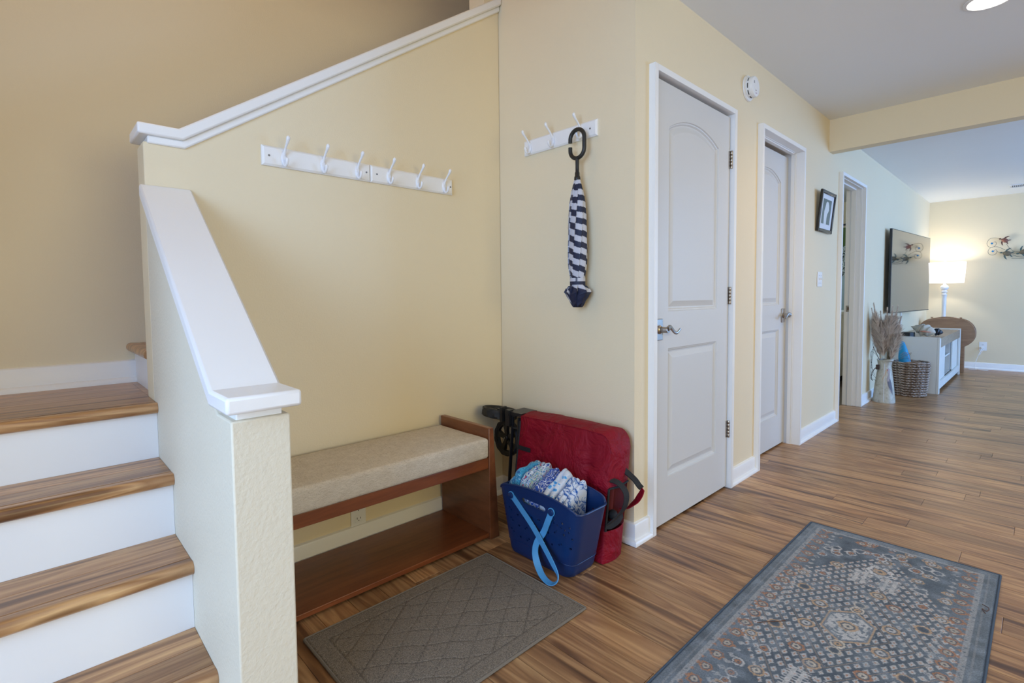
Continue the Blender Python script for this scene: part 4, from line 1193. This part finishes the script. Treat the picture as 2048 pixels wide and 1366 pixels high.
MB().box((.0005, 5.50, 1.15), (.02, 5.86, 1.50)).build('wall_bracket', 'black_metal', tv); MB().box((.02, 5.62, 1.30), (.12, 5.68, 1.36)).build('swivel_arm', 'black_metal', tv)
cc = thing('cable_cover', 'white cable strip on the wall below the television', 'cable', (.008, 5.82, .45)); MB().box((.0005, 5.805, .10), (.014, 5.835, .95)).build('strip', 'white_plastic', cc, bevel=.002)

# media console
M['whitewash'] = None
def whitewash():
    t = NT('distressed_white_paint'); v = t.mapping((9, 9, 2.2)); f = t.noise(v, 2.2, 5, .7); v2 = t.mapping((4, 4, 1)); b_ = t.noise(v2, 1, 2)
    c = t.ramp(f, [(.28, (.34, .31, .26, 1)), (.33, (.62, .62, .58, 1)), (.40, (.70, .70, .66, 1))]); t.base(c); t.bump(f, .1, .001); return t.set(Roughness=.5)
M['whitewash'] = whitewash(); M['taupe'] = wood('taupe_wood', (.26, .205, .15, 1), (.36, .29, .215, 1), (14, 1.6, 14), .45, .1)
cs = thing('media_console', 'distressed white media console with taupe band and sliding doors', 'console', (.25, 6.1, 0))
KX0, KX1, KY0, KY1, KT = .035, .458, 5.098, 7.06, .600
def cb(a, b, nm, mt, bev=.0015): return MB().box(a, b).build(nm, mt, cs, bevel=bev)
cb((KX0, KY0, 0), (KX1-.022, KY0+.03, KT-.006), 'side_panel', 'whitewash'); cb((KX0, KY1-.03, 0), (KX1-.022, KY1, KT-.006), 'side_panel', 'whitewash')
cb((KX0, KY0+.03, KT-.036), (KX1-.022, KY1-.03, KT-.010), 'top_panel', 'taupe')
cb((KX0, KY0, KT-.006), (KX1, KY0+.030, KT+.004), 'top_trim', 'whitewash'); cb((KX0, KY1-.030, KT-.006), (KX1, KY1, KT+.004), 'top_trim', 'whitewash')
cb((KX1-.021, KY0, 0), (KX1, KY0+.085, KT-.007), 'front_stile', 'whitewash'); cb((KX1-.021, KY1-.085, 0), (KX1, KY1, KT-.007), 'front_stile', 'whitewash')
cb((KX1-.021, KY0+.086, .490), (KX1-.004, KY1-.086, KT-.009), 'drawer_band', 'taupe')
cb((KX1-.021, KY0+.086, .045), (KX1-.002, KY1-.086, .122), 'base_rail', 'whitewash')
cb((KX0+.012, KY0+.031, .100), (KX1-.04, KY1-.031, .118), 'bottom_board', 'whitewash')
cb((KX0, KY0+.031, .100), (KX0+.010, KY1-.031, KT-.037), 'back_board', 'whitewash')
cb((KX1-.038, KY0+.088, .119), (KX1-.023, KY0+.66, .488), 'sliding_door', 'whitewash'); cb((KX1-.038, KY1-.62, .119), (KX1-.023, KY1-.088, .488), 'sliding_door', 'whitewash')
cb((KX0+.012, KY0+.68, .318), (KX1-.045, KY1-.65, .336), 'shelf', 'whitewash'); cb((KX0+.012, KY0+.655, .119), (KX1-.042, KY0+.675, .488), 'divider', 'whitewash'); cb((KX0+.012, KY1-.645, .119), (KX1-.042, KY1-.625, .488), 'divider', 'whitewash')
ZT = KT-.0095
# conch shell: spiral body with spikes and a pink lip
def shell(name, c, L, R_, rot, mat, lipmat, label, spikes=7, seed=1):
    t = thing(name, label, 'seashell', c)
    m = MB(); NU, NV = 60, 26; G = []
    for i in range(NU+1):
        f = i/NU; x = (f-.5)*L
        r = R_*(math.sin(min(1, f/.62)*PI/2)**1.1 if f < .62 else math.cos((f-.62)/.38*PI/2)**.8)+.002
        ring = []
        for k in range(NV):
            a_ = 2*PI*k/NV; sp = 1+.10*math.sin(a_*1+f*30)*(f < .8)
            if .30 < f < .70: sp += .42*math.exp(-((f-.55)/.055)**2)*max(0, math.cos((a_-f*4)*spikes/2))**8
            if f < .55: sp += .07*math.sin(f*70+a_)
            ring.append((x, r*sp*math.cos(a_), r*sp*math.sin(a_)))
        G.append(ring)
    m.grid(G, cv=True); m.cap(G[0], True); m.cap(G[-1]); m.xform(Matrix.Translation(c) @ rot)
    m.build('shell_body', mat, t, smooth=True, ang=70)
    if lipmat:
        m = MB(); G = []
        for i in range(13):
            f = i/12; x = (-.12+.55*f)*L; ring = []
            for k in range(8):
                s_ = k/7; ring.append((x, -R_*(.55+.75*s_)*math.sin(f*PI)**.5, R_*(-.35+.30*math.sin(s_*PI)+.30*s_*f)))
            G.append(ring)
        m.grid(G); m.xform(Matrix.Translation(c) @ rot); o = m.build('lip', lipmat, t, smooth=True, ang=80)
        sl_ = o.modifiers.new('solid', 'SOLIDIFY'); sl_.thickness = .004
    return t
M['conch'] = plain('conch_shell', (.62, .56, .46, 1), .5, bump=.5, bscale=60, var=.35); M['lip'] = plain('conch_lip', (.62, .26, .17, 1), .3, bump=.2, bscale=40, var=.3); M['dkshell'] = plain('dark_blue_shell', (.012, .022, .040, 1), .35, bump=.5, bscale=50, var=.5)
shell('conch_shell', (.285, 5.33, ZT+.082), .245, .060, Matrix.Rotation(math.radians(-18), 4, 'Z') @ Matrix.Rotation(math.radians(14), 4, 'Y'), 'conch', 'lip', 'large white conch shell with orange-pink lip on the console')
shell('dark_shell', (.372, 5.56, ZT+.052), .125, .036, Matrix.Rotation(math.radians(10), 4, 'Z') @ Matrix.Rotation(math.radians(12), 4, 'Y'), 'dkshell', None, 'dark blue spiral seashell on the console beside the white conch', 6)
sp = thing('speaker', 'small black speaker box on the console beside the conch shell', 'speaker', (.17, 5.27, ZT))
m = MB(); m.prism([(.105, 5.20), (.190, 5.20), (.218, 5.225), (.226, 5.26), (.218, 5.295), (.190, 5.32), (.105, 5.32)], 'z', ZT, ZT+.052); m.build('case', 'black_plastic', sp, bevel=.002)
MB().box((.11, 5.197, ZT+.008), (.185, 5.1995, ZT+.044)).build('grille', 'black_rubber', sp)

# woven basket
wb = thing('woven_basket', 'brown and grey woven seagrass basket beside the console', 'basket', (.262, 4.86, 0))
def weave():
    t = NT('woven_seagrass'); v = t.mapping((1, 1, 1)); n = t.noise(v, 70, 3); oi = t.noise(t.mapping((30, 30, 120)), 1, 2)
    t.base(t.ramp(oi, [(.36, (.13, .075, .045, 1)), (.50, (.27, .19, .13, 1)), (.62, (.46, .40, .36, 1))])); t.bump(n, .5, .002); return t.set(Roughness=.8)
M['weave'] = weave()
def wring(zf): return (.128+.030*zf)
rows = 13
for r in range(rows):
    m = MB(); z = .014+r*.0262; NB = 30
    for k in range(NB):
        a0 = 2*PI*(k+(r % 2)*.5)/NB; P = []
        for q in range(6):
            a_ = a0+2*PI/NB*1.35*(q/5-.5); rad_ = wring(z/.35)+.008*math.sin(q/5*PI)
            P.append((.252+rad_*.96*math.cos(a_), 4.86+rad_*1.0*math.sin(a_), z+.012*(q/5-.5)*(1 if r % 2 else -1)))
        m.tube(P, [.006, .0098, .0115, .0115, .0098, .006], 6)
    o = m.build('woven_row', 'weave', wb, smooth=True, merge=False, ang=60); o['kind'] = 'stuff'
m = MB(); rr = [[(.252+(wring(z/.35)-.008)*.96*math.cos(a_), 4.86+(wring(z/.35)-.008)*math.sin(a_), z) for a_ in np.linspace(0, 2*PI, 41)[:-1]] for z in (.006, .18, .342)]
m.grid(rr, cv=True); m.cap(rr[0]); m.build('lining', plain('basket_inside', (.08, .05, .03, 1), .9), wb, smooth=True)
m = MB(); P = [(.252+.160*.96*math.cos(a_), 4.86+.160*math.sin(a_), .352) for a_ in np.linspace(0, 2*PI, 61)[:-1]]; m.tube(P, [.010+.002*math.sin(k*1.3) for k in range(60)], 8, closed=True); m.build('rim', 'weave', wb, smooth=True)
P = spline([(.375, 4.76, .352), (.33, 4.735, .368), (.27, 4.725, .362), (.22, 4.735, .350)], 6); MB().tube(P, .009, 7).build('handle', 'weave', wb, smooth=True)
# turquoise roll in the basket
br = thing('rolled_mat', 'bright turquoise rolled mat leaning in the woven basket', 'mat', (.20, 4.86, .02))
M['turq'] = plain('turquoise_foam', (.005, .26, .50, 1), .5, bump=.1, bscale=80)
m = MB(); ax_ = Vector((-.13, 0, 1)).normalized(); b0 = Vector((.245, 4.85, .03)); G = []
for L_, r_ in ((0, .052), (.30, .052), (.38, .050), (.46, .036), (.53, .020), (.545, .004)):
    c = b0+ax_*L_; e1 = Vector((1, 0, .13)).normalized(); e2 = Vector((0, 1, 0)); G.append([c+e1*r_*math.cos(a_)+e2*r_*math.sin(a_) for a_ in np.linspace(0, 2*PI, 25)[:-1]])
m.grid(G, cv=True); m.cap(G[0]); m.cap(G[-1]); m.build('roll', 'turq', br, smooth=True)
for L_ in (.36,):
    c = b0+ax_*L_; MB().tube([c+e1*.0515*math.cos(a_)+e2*.0515*math.sin(a_) for a_ in np.linspace(0, 2*PI, 31)[:-1]], .0015, 5, closed=True).build('elastic_band', plain('dark_band', (.01, .06, .12, 1), .6), br, smooth=True)
for q in range(3):
    P = spline([b0+ax_*(.30+.05*q)+Vector((.054, -.02, 0)), b0+ax_*(.43)+Vector((.03+.02*q, -.055, 0)), b0+ax_*(.40-.02*q)+Vector((-.02, -.06, 0))], 6); MB().tube(P, .0018, 5).build('cord_tie', plain('tan_cord', (.35, .25, .17, 1), .8), br, smooth=True)

# metal jug vase with a painted pelican
va = thing('jug_vase', 'distressed metal jug vase with a painted pelican, standing by the doorway', 'vase', (.130, 4.28, 0))
def jugmat():
    t = NT('distressed_cream_metal'); n = t.noise(t.mapping((1, 1, 1)), 26, 5, .7); v = t.noise(t.mapping(), 9, 2)
    c = t.ramp(n, [(.30, (.20, .15, .10, 1)), (.40, (.42, .40, .33, 1)), (.6, (.52, .51, .44, 1))]); t.base(c); t.bump(n, .15, .001); return t.set(Roughness=.45, Metallic=.1)
M['jug'] = jugmat()
def jr(z): return float(np.interp(z, [0, .02, .20, .34, .375, .40, .43], [.093, .092, .075, .057, .054, .060, .066]))
VC = (.130, 4.28)
m = MB(); G = []
for z in np.linspace(0, .405, 22):
    G.append([(VC[0]+jr(z)*math.cos(a_), VC[1]+jr(z)*math.sin(a_), z) for a_ in np.linspace(0, 2*PI, 41)[:-1]])
for dz in (.012, .024): 
    G.append([(VC[0]+(jr(.405+dz)+.014*max(0, math.cos(a_+.5))**4)*math.cos(a_), VC[1]+(jr(.405+dz)+.014*max(0, math.cos(a_+.5))**4)*math.sin(a_), .405+dz*(.6+.5*max(0, math.cos(a_+.5))**2+.25*max(0, -math.cos(a_+.5)))) for a_ in np.linspace(0, 2*PI, 41)[:-1]])
m.grid(G, cv=True); m.cap(G[0]); o = m.build('body', 'jug', va, smooth=True); sl_ = o.modifiers.new('solid', 'SOLIDIFY'); sl_.thickness = .003
MB().tube([(VC[0]+jr(z)*math.cos(-1.42), VC[1]+jr(z)*math.sin(-1.42), z) for z in np.linspace(.01, .39, 10)], .0022, 5).build('seam', plain('pale_seam', (.66, .68, .72, 1), .4), va, smooth=True)
m = MB(); P = spline([(VC[0]-.062, VC[1]-.02, .345), (VC[0]-.088, VC[1]-.045, .300), (VC[0]-.098, VC[1]-.06, .235), (VC[0]-.082, VC[1]-.07, .212)], 6); m.tube(P, .0035, 6); m.build('wire_handle', plain('rusty_iron', (.05, .028, .018, 1), .7), va, smooth=True)
m = MB(); m.box((VC[0]-.060, VC[1]-.070, .325), (VC[0]-.034, VC[1]-.045, .372)); m.build('handle_bracket', bpy.data.materials['rusty_iron'], va, bevel=.003)
def jp(a_, z, off=.0012):
    """point on the jug skin: a_ horizontal offset in metres seen from the front, z height"""
    r = jr(z)+off; th = -1.42+a_/r; return (VC[0]+r*math.cos(th), VC[1]+r*math.sin(th), z)
def skin(pts, nm, mat, off):
    c = (sum(p[0] for p in pts)/len(pts), sum(p[1] for p in pts)/len(pts)); m = MB(); rings = []
    for f in (1, .75, .5, .25, .02): rings.append([jp(c[0]+(p[0]-c[0])*f, c[1]+(p[1]-c[1])*f, off) for p in pts])
    m.grid(rings, cv=True); m.build(nm, mat, va, smooth=True)
M['pel_w'] = plain('pelican_white', (.50, .44, .44, 1), .6, bump=.3, bscale=150, var=.5); M['pel_g'] = plain('pelican_grey', (.16, .16, .20, 1), .6, var=.4, bscale=90)
skin([(.020, .335), (.038, .345), (.050, .330), (.052, .30), (.046, .27), (.060, .22), (.072, .16), (.074, .10), (.060, .11), (.040, .15), (.024, .20), (.020, .24), (.032, .28), (.024, .31)], 'pelican_body', 'pel_w', .0012)
skin([(.050, .24), (.066, .20), (.078, .14), (.080, .08), (.066, .12), (.040, .16), (.028, .21)], 'pelican_wing', 'pel_g', .0020)
skin([(.022, .335), (.026, .318), (.006, .262), (-.022, .205), (-.012, .250), (.006, .300)], 'pelican_bill', plain('pelican_bill_print', (.52, .40, .28, 1), .6), .0016)
skin([(.020, .330), (.030, .334), (.030, .318), (.022, .316)], 'pelican_face', plain('pelican_face_print', (.50, .18, .14, 1), .6), .0026)

# pampas plumes
pg = thing('pampas_grass', 'bunch of beige feathery pampas grass in the jug vase', 'dried grass', (.130, 4.28, .10))
def plume_mat():
    t = NT('pampas_fluff'); n = t.noise(t.mapping((1, 1, 1)), 30, 2); t.base(t.ramp(n, [(.35, (.62, .48, .38, 1)), (.65, (.90, .80, .70, 1))])); return t.set(Roughness=.9)
M['plume'] = plume_mat(); M['stalk'] = plain('dry_stalk', (.30, .22, .13, 1), .8)
gr = random.Random(11)
tips = [(-.115, -.06, .93), (-.085, -.10, .985), (-.130, -.03, .82), (-.02, -.10, .80), (.02, -.06, .94), (.065, -.08, .955), (.100, -.05, .955), (.125, -.03, .85), (.05, .03, .90), (.135, -.07, .74), (-.05, .03, .90), (.0, -.02, .86)]
for (dx, dy, tz) in tips:
    base = Vector((VC[0]+dx*.15, VC[1]+dy*.15, .12)); tip = Vector((max(.022, VC[0]+dx), VC[1]+dy, tz)); mid = base.lerp(tip, .5)+Vector((-dx*.15, -dy*.15, .02))
    sp_ = spline([base, mid, tip], 14); s0 = int(len(sp_)*.45)
    MB().tube(sp_[:s0+8], .0018, 5).build('stalk', 'stalk', pg, smooth=True)
    m = MB(); NS = len(sp_)-1
    for q in range(1500):
        f = gr.random(); i = min(NS-1, int(s0+(NS-s0)*f)); p = sp_[i].lerp(sp_[i+1], gr.random()); t = (sp_[i+1]-sp_[i]).normalized()
        a_ = gr.uniform(0, 2*PI); s1 = t.orthogonal().normalized(); s2 = t.cross(s1); rd = s1*math.cos(a_)+s2*math.sin(a_)
        L_ = (.080*math.sin(min(1, f*1.15+.12)*PI)**.6+.012)*gr.uniform(.6, 1.25)
        q1 = p+(t*.75+rd*.55).normalized()*L_*.55; q2 = q1+(t*.70+rd*.35+Vector((0, 0, -.25))).normalized()*L_*.6; w_ = t.cross(rd)*.0015
        m.quad(p-w_, p+w_, q1+w_*.9, q1-w_*.9); m.quad(q1-w_*.9, q1+w_*.9, q2)
    m.v = [(a_ if a_ > .012 else .004+.008*math.exp((a_-.012)/.03), b_, c_) for a_, b_, c_ in m.v]      # bristles bend flat along the wall
    o = m.build('plume', 'plume', pg, merge=False); o['kind'] = 'stuff'
for q in range(4):
    P = spline([(VC[0]-.02, VC[1]-.03, .38), (VC[0]-.06-.01*q, VC[1]-.06, .47+.03*q), (VC[0]-.10+.008*q, VC[1]-.08, .50+.015*q), (VC[0]-.095, VC[1]-.09, .42-.05*q), (VC[0]-.075+.01*q, VC[1]-.085, .30-.03*q)], 7)
    MB().tube(P, .0013, 5).build('curly_twig', bpy.data.materials['rusty_iron'], pg, smooth=True)

# floor lamp in the corner
lp = thing('floor_lamp', 'tall white turned floor lamp with glowing white drum shade in the corner', 'floor lamp', (.235, 7.46, 0))
LX, LY = .235, 7.46
MB().lathe([(.14, 0), (.142, .012), (.12, .022), (.05, .035), (.028, .06), (.024, .10)], (LX, LY, 0), 32).build('base', 'white_metal', lp, smooth=True)
MB().lathe([(.022, .10), (.020, .30), (.022, .60), (.024, .85), (.026, 1.02), (.030, 1.045), (.034, 1.052), (.024, 1.060), (.020, 1.075), (.030, 1.085), (.036, 1.095), (.024, 1.105), (.022, 1.115), (.040, 1.130), (.047, 1.150), (.040, 1.172), (.022, 1.190), (.014, 1.20), (.010, 1.30)], (LX, LY, 0), 24).build('pole', 'white_metal', lp, smooth=True, ang=50)
def shade():
    t = NT('lamp_shade_fabric'); tr_ = t.n('ShaderNodeBsdfTranslucent'); df = t.n('ShaderNodeBsdfDiffuse'); mx = t.n('ShaderNodeMixShader'); mx.inputs[0].default_value = .55
    tr_.inputs[0].default_value = (.92, .88, .84, 1); df.inputs[0].default_value = (.85, .84, .83, 1)
    t.l(df.outputs[0], mx.inputs[1]); t.l(tr_.outputs[0], mx.inputs[2]); t.l(mx.outputs[0], t.t.nodes['Material Output'].inputs[0]); return t.m
m = MB(); rr = [[(LX+r*math.cos(a_), LY+r*math.sin(a_), z) for a_ in np.linspace(0, 2*PI, 61)[:-1]] for z, r in ((1.215, .205), (1.36, .214), (1.500, .222))]
m.grid(rr, cv=True); m.build('shade', shade(), lp, smooth=True)
for z, r in ((1.215, .205), (1.500, .222)): MB().tube([(LX+r*math.cos(a_), LY+r*math.sin(a_), z) for a_ in np.linspace(0, 2*PI, 61)[:-1]], .0022, 5, closed=True).build('shade_ring', 'white_metal', lp, smooth=True)
MB().lathe([(.004, 1.28), (.004, 1.505), (.010, 1.510), (.008, 1.525), (.002, 1.53)], (LX, LY, 0), 10).build('finial', 'white_metal', lp, smooth=True)
MB().tube([(LX-.22, LY, 1.497), (LX+.22, LY, 1.497)], .002, 5).build('spider', 'white_metal', lp, smooth=True)
MB().ellipsoid((LX, LY, 1.37), (.030, .030, .042), 16, 12).build('bulb', emis('bulb_glow', (1, .93, .84, 1), 8), lp, smooth=True)
l = bpy.data.lights.new('lamp_bulb', 'POINT'); l.energy = 13; l.color = (1, .97, .92); l.shadow_soft_size = .05
o = bpy.data.objects.new('lamp_bulb', l); COL.objects.link(o); o.location = (LX, LY, 1.44)

# folded drop-leaf table behind the console
ft = thing('folded_table', 'folded oval drop-leaf oak table standing behind the console', 'table', (.30, 7.25, 0))
def stadium(cx, cz, hw, hh, n=16, r=None):
    r = hh if r is None else r; P = []
    for sx, sz, a0 in ((1, 1, 0), (-1, 1, PI/2), (-1, -1, PI), (1, -1, 3*PI/2)):
        for k in range(n+1):
            a_ = a0+PI/2*k/n; P.append((cx+sx*(hw-r)+r*math.cos(a_), cz+sz*(hh-r)+r*math.sin(a_)))
    return P
FX = .292
MB().prism(stadium(FX, .535, .300, .198, r=.190), 'y', 7.165, 7.187).build('leaf', 'oak_x', ft, bevel=.004)
MB().prism(stadium(FX, .535, .300, .198, r=.190), 'y', 7.300, 7.322).build('leaf', 'oak_x', ft, bevel=.004)
m = MB(); P = [(FX-.13, .700)]+[(FX-.13+.26*k/14, .730+.022*math.sin(k/14*PI)) for k in range(15)]+[(FX+.13, .700)]
m.prism(P, 'y', 7.192, 7.296); m.build('top', 'oak_x', ft, bevel=.003)
for sx in (-1, 1):
    MB().box((FX+sx*.17-.022, 7.200, 0), (FX+sx*.17+.022, 7.224, .715)).build('leg', 'oak_x', ft, bevel=.002)
    MB().box((FX+sx*.17-.022, 7.262, 0), (FX+sx*.17+.022, 7.286, .715)).build('leg', 'oak_x', ft, bevel=.002)
    MB().box((FX+sx*.150-.012, 7.172, .7325), (FX+sx*.150+.012, 7.200, .746)).build('hinge_block', 'oak_x', ft)
MB().box((FX-.15, 7.205, .06), (FX+.15, 7.22, .11)).build('stretcher', 'oak_x', ft)

# wall outlet with plug and cord
wo = outlet('wall_outlet', (.629, YE, .322), (0, -1, 0), 'white outlet with a plugged-in cord on the far wall', hw=.040, hh=.060)
pc = thing('power_cord', 'white power cord hanging from the far wall outlet to the floor', 'cord', (.60, 7.80, 0))
MB().box((.612, 7.800, .286), (.640, 7.832, .314)).build('plug', 'white_plastic', pc, bevel=.004)
P = spline([(.625, 7.800, .298), (.610, 7.775, .255), (.590, 7.775, .20), (.572, 7.77, .13), (.560, 7.75, .06), (.570, 7.72, .010), (.62, 7.66, .004), (.70, 7.66, .004), (.64, 7.70, .004), (.50, 7.68, .004)], 8)
MB().tube(P, .0032, 6).build('cable', 'white_plastic', pc, smooth=True)
P = spline([(.640, 7.800, .298), (.632, 7.785, .27), (.612, 7.776, .225), (.60, 7.776, .20), (.606, 7.78, .235), (.625, 7.79, .285)], 6); MB().tube(P, .003, 6).build('cable', 'white_plastic', pc, smooth=True)

# turtle wall art
ta = thing('turtle_wall_art', 'metal wall art of three sea turtles on curling wires with blue glass beads', 'wall art', (.90, YE-.01, 1.6))
wm = plain('bronze_wire', (.13, .12, .10, 1), .4, .8)
WY = YE-.030
def art(px_, py_):      # px in an art-local drawing frame (pixels of 1 = 0.00295 m) -> world x,z
    return (.633+(px_-14)*.00493, 1.752-(py_-27)*.00697-(px_-24)*.0003)
def wire(pts):
    P = spline([(art(*p)[0], WY, art(*p)[1]) for p in pts], 8); MB().tube(P, .0022, 6).build('wire', wm, ta, smooth=True)
wire([(27, 25), (31, 24), (33, 28), (29, 33), (22, 35), (16, 32), (14, 26), (18, 19), (25, 16.5), (33, 16.5), (42, 18)])
wire([(29, 41), (33, 39.5), (35, 43), (32, 48), (25, 50), (18, 47), (17, 41), (22, 35.5), (31, 33.5), (40, 35), (51, 40)])
wire([(35, 43.5), (43, 45)]); wire([(53, 28), (60, 37), (70, 43), (83, 44)]); wire([(62, 46), (75, 46), (90, 44), (105, 50)]); wire([(66, 50), (80, 53.5), (95, 53), (112, 46)]); wire([(64, 56), (80, 56.5), (98, 55)])
bead = plain('blue_glass_bead', (.0, .16, .42, 1), .1)
for bx_, by_ in ((24, 27), (26.5, 42.5)):
    x_, z_ = art(bx_, by_); MB().ellipsoid((x_, WY, z_), (.013, .010, .013), 12, 8).build('glass_bead', bead, ta, smooth=True)
def turtle(px_, py_, ang_, s, mt, fl_m):
    x_, z_ = art(px_, py_); R2 = Matrix.Rotation(-ang_, 3, 'Y')
    def W3(a_, b_, o_=0): q = R2 @ Vector((a_*s, 0, b_*s)); return (x_+q.x, WY-.012-o_, z_+q.z)
    t = bpy.data.objects.new('turtle', None); COL.objects.link(t); place(t, (x_, WY-.012, z_), ta)
    m = MB(); G = []
    for i in range(7):
        f = i/6; r = math.cos(f*PI/2); G.append([W3(-.048*math.cos(a_)*r, .036*math.sin(a_)*r*(1-.15*math.cos(a_)), .002+.016*math.sin(f*PI/2)) for a_ in np.linspace(0, 2*PI, 21)[:-1]])
    m.grid(G, cv=True); m.build('shell', mt, t, smooth=True)
    m = MB()
    def fin(P):
        up_ = [W3(a_, b_, .004) for a_, b_ in P]; dn = [W3(a_, b_, 0) for a_, b_ in P]
        for k in range(len(P)): m.quad(up_[k], up_[(k+1) % len(P)], dn[(k+1) % len(P)], dn[k])
        m.cap(up_); m.cap(dn, True)
    for sg in (1, -1):
        fin([(-.030, sg*.024), (-.010, sg*.032), (.012, sg*.070), (.030, sg*.088), (.004, sg*.082), (-.022, sg*.056)])
        fin([(.030, sg*.018), (.042, sg*.010), (.066, sg*.028), (.074, sg*.044), (.052, sg*.036)])
    m.build('flippers', fl_m, t, merge=False)
    m = MB(); c = W3(-.064, 0, .006); m.ellipsoid(c, (.017*s, .010*s, .012*s), 10, 8); m.build('head', fl_m, t, smooth=True)
rd = plain('red_brown_patina', (.30, .12, .085, 1), .5, .2, bump=.6, bscale=120, var=.6); gn = plain('green_brown_patina', (.20, .17, .11, 1), .5, .2, bump=.6, bscale=120, var=.6); fg = plain('teal_patina', (.085, .14, .13, 1), .5, .2, var=.4)
turtle(49.5, 21.5, math.radians(-28), .78, rd, plain('dark_red_patina', (.12, .045, .035, 1), .45, .4, var=.4)); turtle(55, 47, math.radians(-14), .90, gn, fg); turtle(87, 44, math.radians(20), .9, gn, fg)

# ================================================================== BATHROOM SEEN THROUGH THE DOORWAY
struct(MB().box((-2.42, 2.78, -.01), (-2.3, YE, 2.5)).build('wall_bathroom_left', plain('pale_blue_wall', (.45, .58, .62, 1), .6)))
struct(MB().box((-2.3, 2.68, -.01), (-.1201, 2.78, 2.5)).build('wall_bathroom_near', 'wall')); struct(MB().box((-2.3, 7.0, -.01), (-.1201, 7.12, 2.5)).build('wall_bathroom_far', 'wall'))
struct(MB().box((-2.3, 2.68, 2.44), (-.1201, YE, 2.54)).build('ceiling_bathroom', 'ceiling'))
vn = thing('vanity', 'white bathroom vanity cabinet with pale counter, glimpsed through the doorway', 'cabinet', (-.62, 5.4, 0))
MB().box((-1.1, 4.9, .09), (-.45, 5.9, .83)).build('body', 'trim', vn, bevel=.003); MB().box((-1.08, 4.94, 0), (-.50, 5.86, .09)).build('toe_kick', 'dark', vn)
MB().box((-1.12, 4.87, .83), (-.43, 5.93, .865)).build('counter', 'white_plastic', vn, bevel=.004)
for z0, z1 in ((.12, .46), (.48, .66), (.68, .81)): MB().box((-1.06, 4.886, z0), (-.47, 4.899, z1)).build('drawer', 'trim', vn, bevel=.003)
so = thing('soap_bottle', 'dark soap bottle on the bathroom counter', 'bottle', (-.50, 4.93, .865)); MB().lathe([(.028, 0), (.032, .01), (.030, .075), (.012, .09), (.012, .11), (.004, .112)], (-.50, 4.93, .866), 16).build('body', plain('brown_glass', (.05, .02, .015, 1), .2), so, smooth=True)
MB().box((-.52, 4.925, .978), (-.48, 4.935, .986)).build('pump', 'black_plastic', so)
mi = thing('bathroom_jar', 'pale green jar on the bathroom counter', 'jar', (-.58, 5.2, .866)); MB().lathe([(.05, 0), (.055, .02), (.055, .17), (.03, .20), (.03, .22)], (-.58, 5.2, .866), 16).build('body', plain('green_glass', (.25, .55, .50, 1), .15), mi, smooth=True)
ct = thing('shower_curtain', 'patterned curtain on a dark rail beyond the doorway', 'curtain', (-.9, 6.6, .4))
m = MB(); G = []
for i in range(81):
    x_ = -1.6+1.45*i/80; y_ = 6.6+.02*math.sin(i*.9); G.append([(x_, y_, z_) for z_ in np.linspace(.35, 2.02, 12)])
m.grid(G); tt = NT('scroll_print'); gp = tt.n('ShaderNodeNewGeometry'); sx_n = tt.n('ShaderNodeSeparateXYZ'); tt.l(gp.outputs['Position'], sx_n.inputs[0])
zc = tt.ramp(sx_n.outputs['Z'], [(0, (.50, .60, .62, 1)), (1, (.5, .6, .62, 1))]); pat = tt.ramp(tt.noise(tt.mapping(coord='World'), 26, 2, .5, 2.0), [(0, (.05, .06, .06, 1)), (.47, (.55, .62, .60, 1))], 'CONSTANT')
mr = tt.n('ShaderNodeMapRange'); mr.inputs['From Min'].default_value = 0; mr.inputs['From Max'].default_value = 2.5; tt.l(sx_n.outputs['Z'], mr.inputs[0])
band_ = tt.ramp(mr.outputs[0], [(0, (0, 0, 0, 1)), (.53, (1, 1, 1, 1)), (.70, (0, 0, 0, 1))], 'CONSTANT'); top_ = tt.ramp(mr.outputs[0], [(0, (.45, .56, .60, 1)), (.70, (.10, .16, .05, 1))], 'CONSTANT')
tt.base(tt.mix(band_, top_, pat)); tt.set(Roughness=.8); m.build('cloth', tt.m, ct, smooth=True)
MB().tube([(-1.7, 6.6, 2.06), (-.13, 6.6, 2.06)], .014, 10).build('rail', 'black_metal', ct, smooth=True)
bl = bpy.data.lights.new('bathroom_fill', 'POINT'); bl.energy = 25; bl.color = (.8, .92, 1.0); bl.shadow_soft_size = .2; o = bpy.data.objects.new('bathroom_fill', bl); COL.objects.link(o); o.location = (-1.0, 4.6, 2.2)  # added unseen fill, lights what shows through the doorway

# ================================================================== TINY THINGS ON THE RUG
tw_m = plain('dry_twig', (.12, .055, .03, 1), .8)
tw = thing('twig', 'short dry brown twig lying on the left half of the blue rug', 'twig', (.62, -.155, .0072))
MB().tube(spline([(.588, -.192, .0088), (.608, -.165, .0092), (.630, -.140, .0092), (.648, -.115, .0088)], 6), [.0012]*19, 5).build('stem', tw_m, tw, smooth=True)
tw2 = thing('twig', 'curled dry brown twig near the right edge of the blue rug', 'twig', (1.096, .44, .0072))
MB().tube(spline([(1.086, .462, .0088), (1.104, .445, .0095), (1.100, .418, .0095), (1.088, .426, .0092), (1.098, .400, .0088)], 6), [.0012]*25, 5).build('stem', tw_m, tw2, smooth=True)
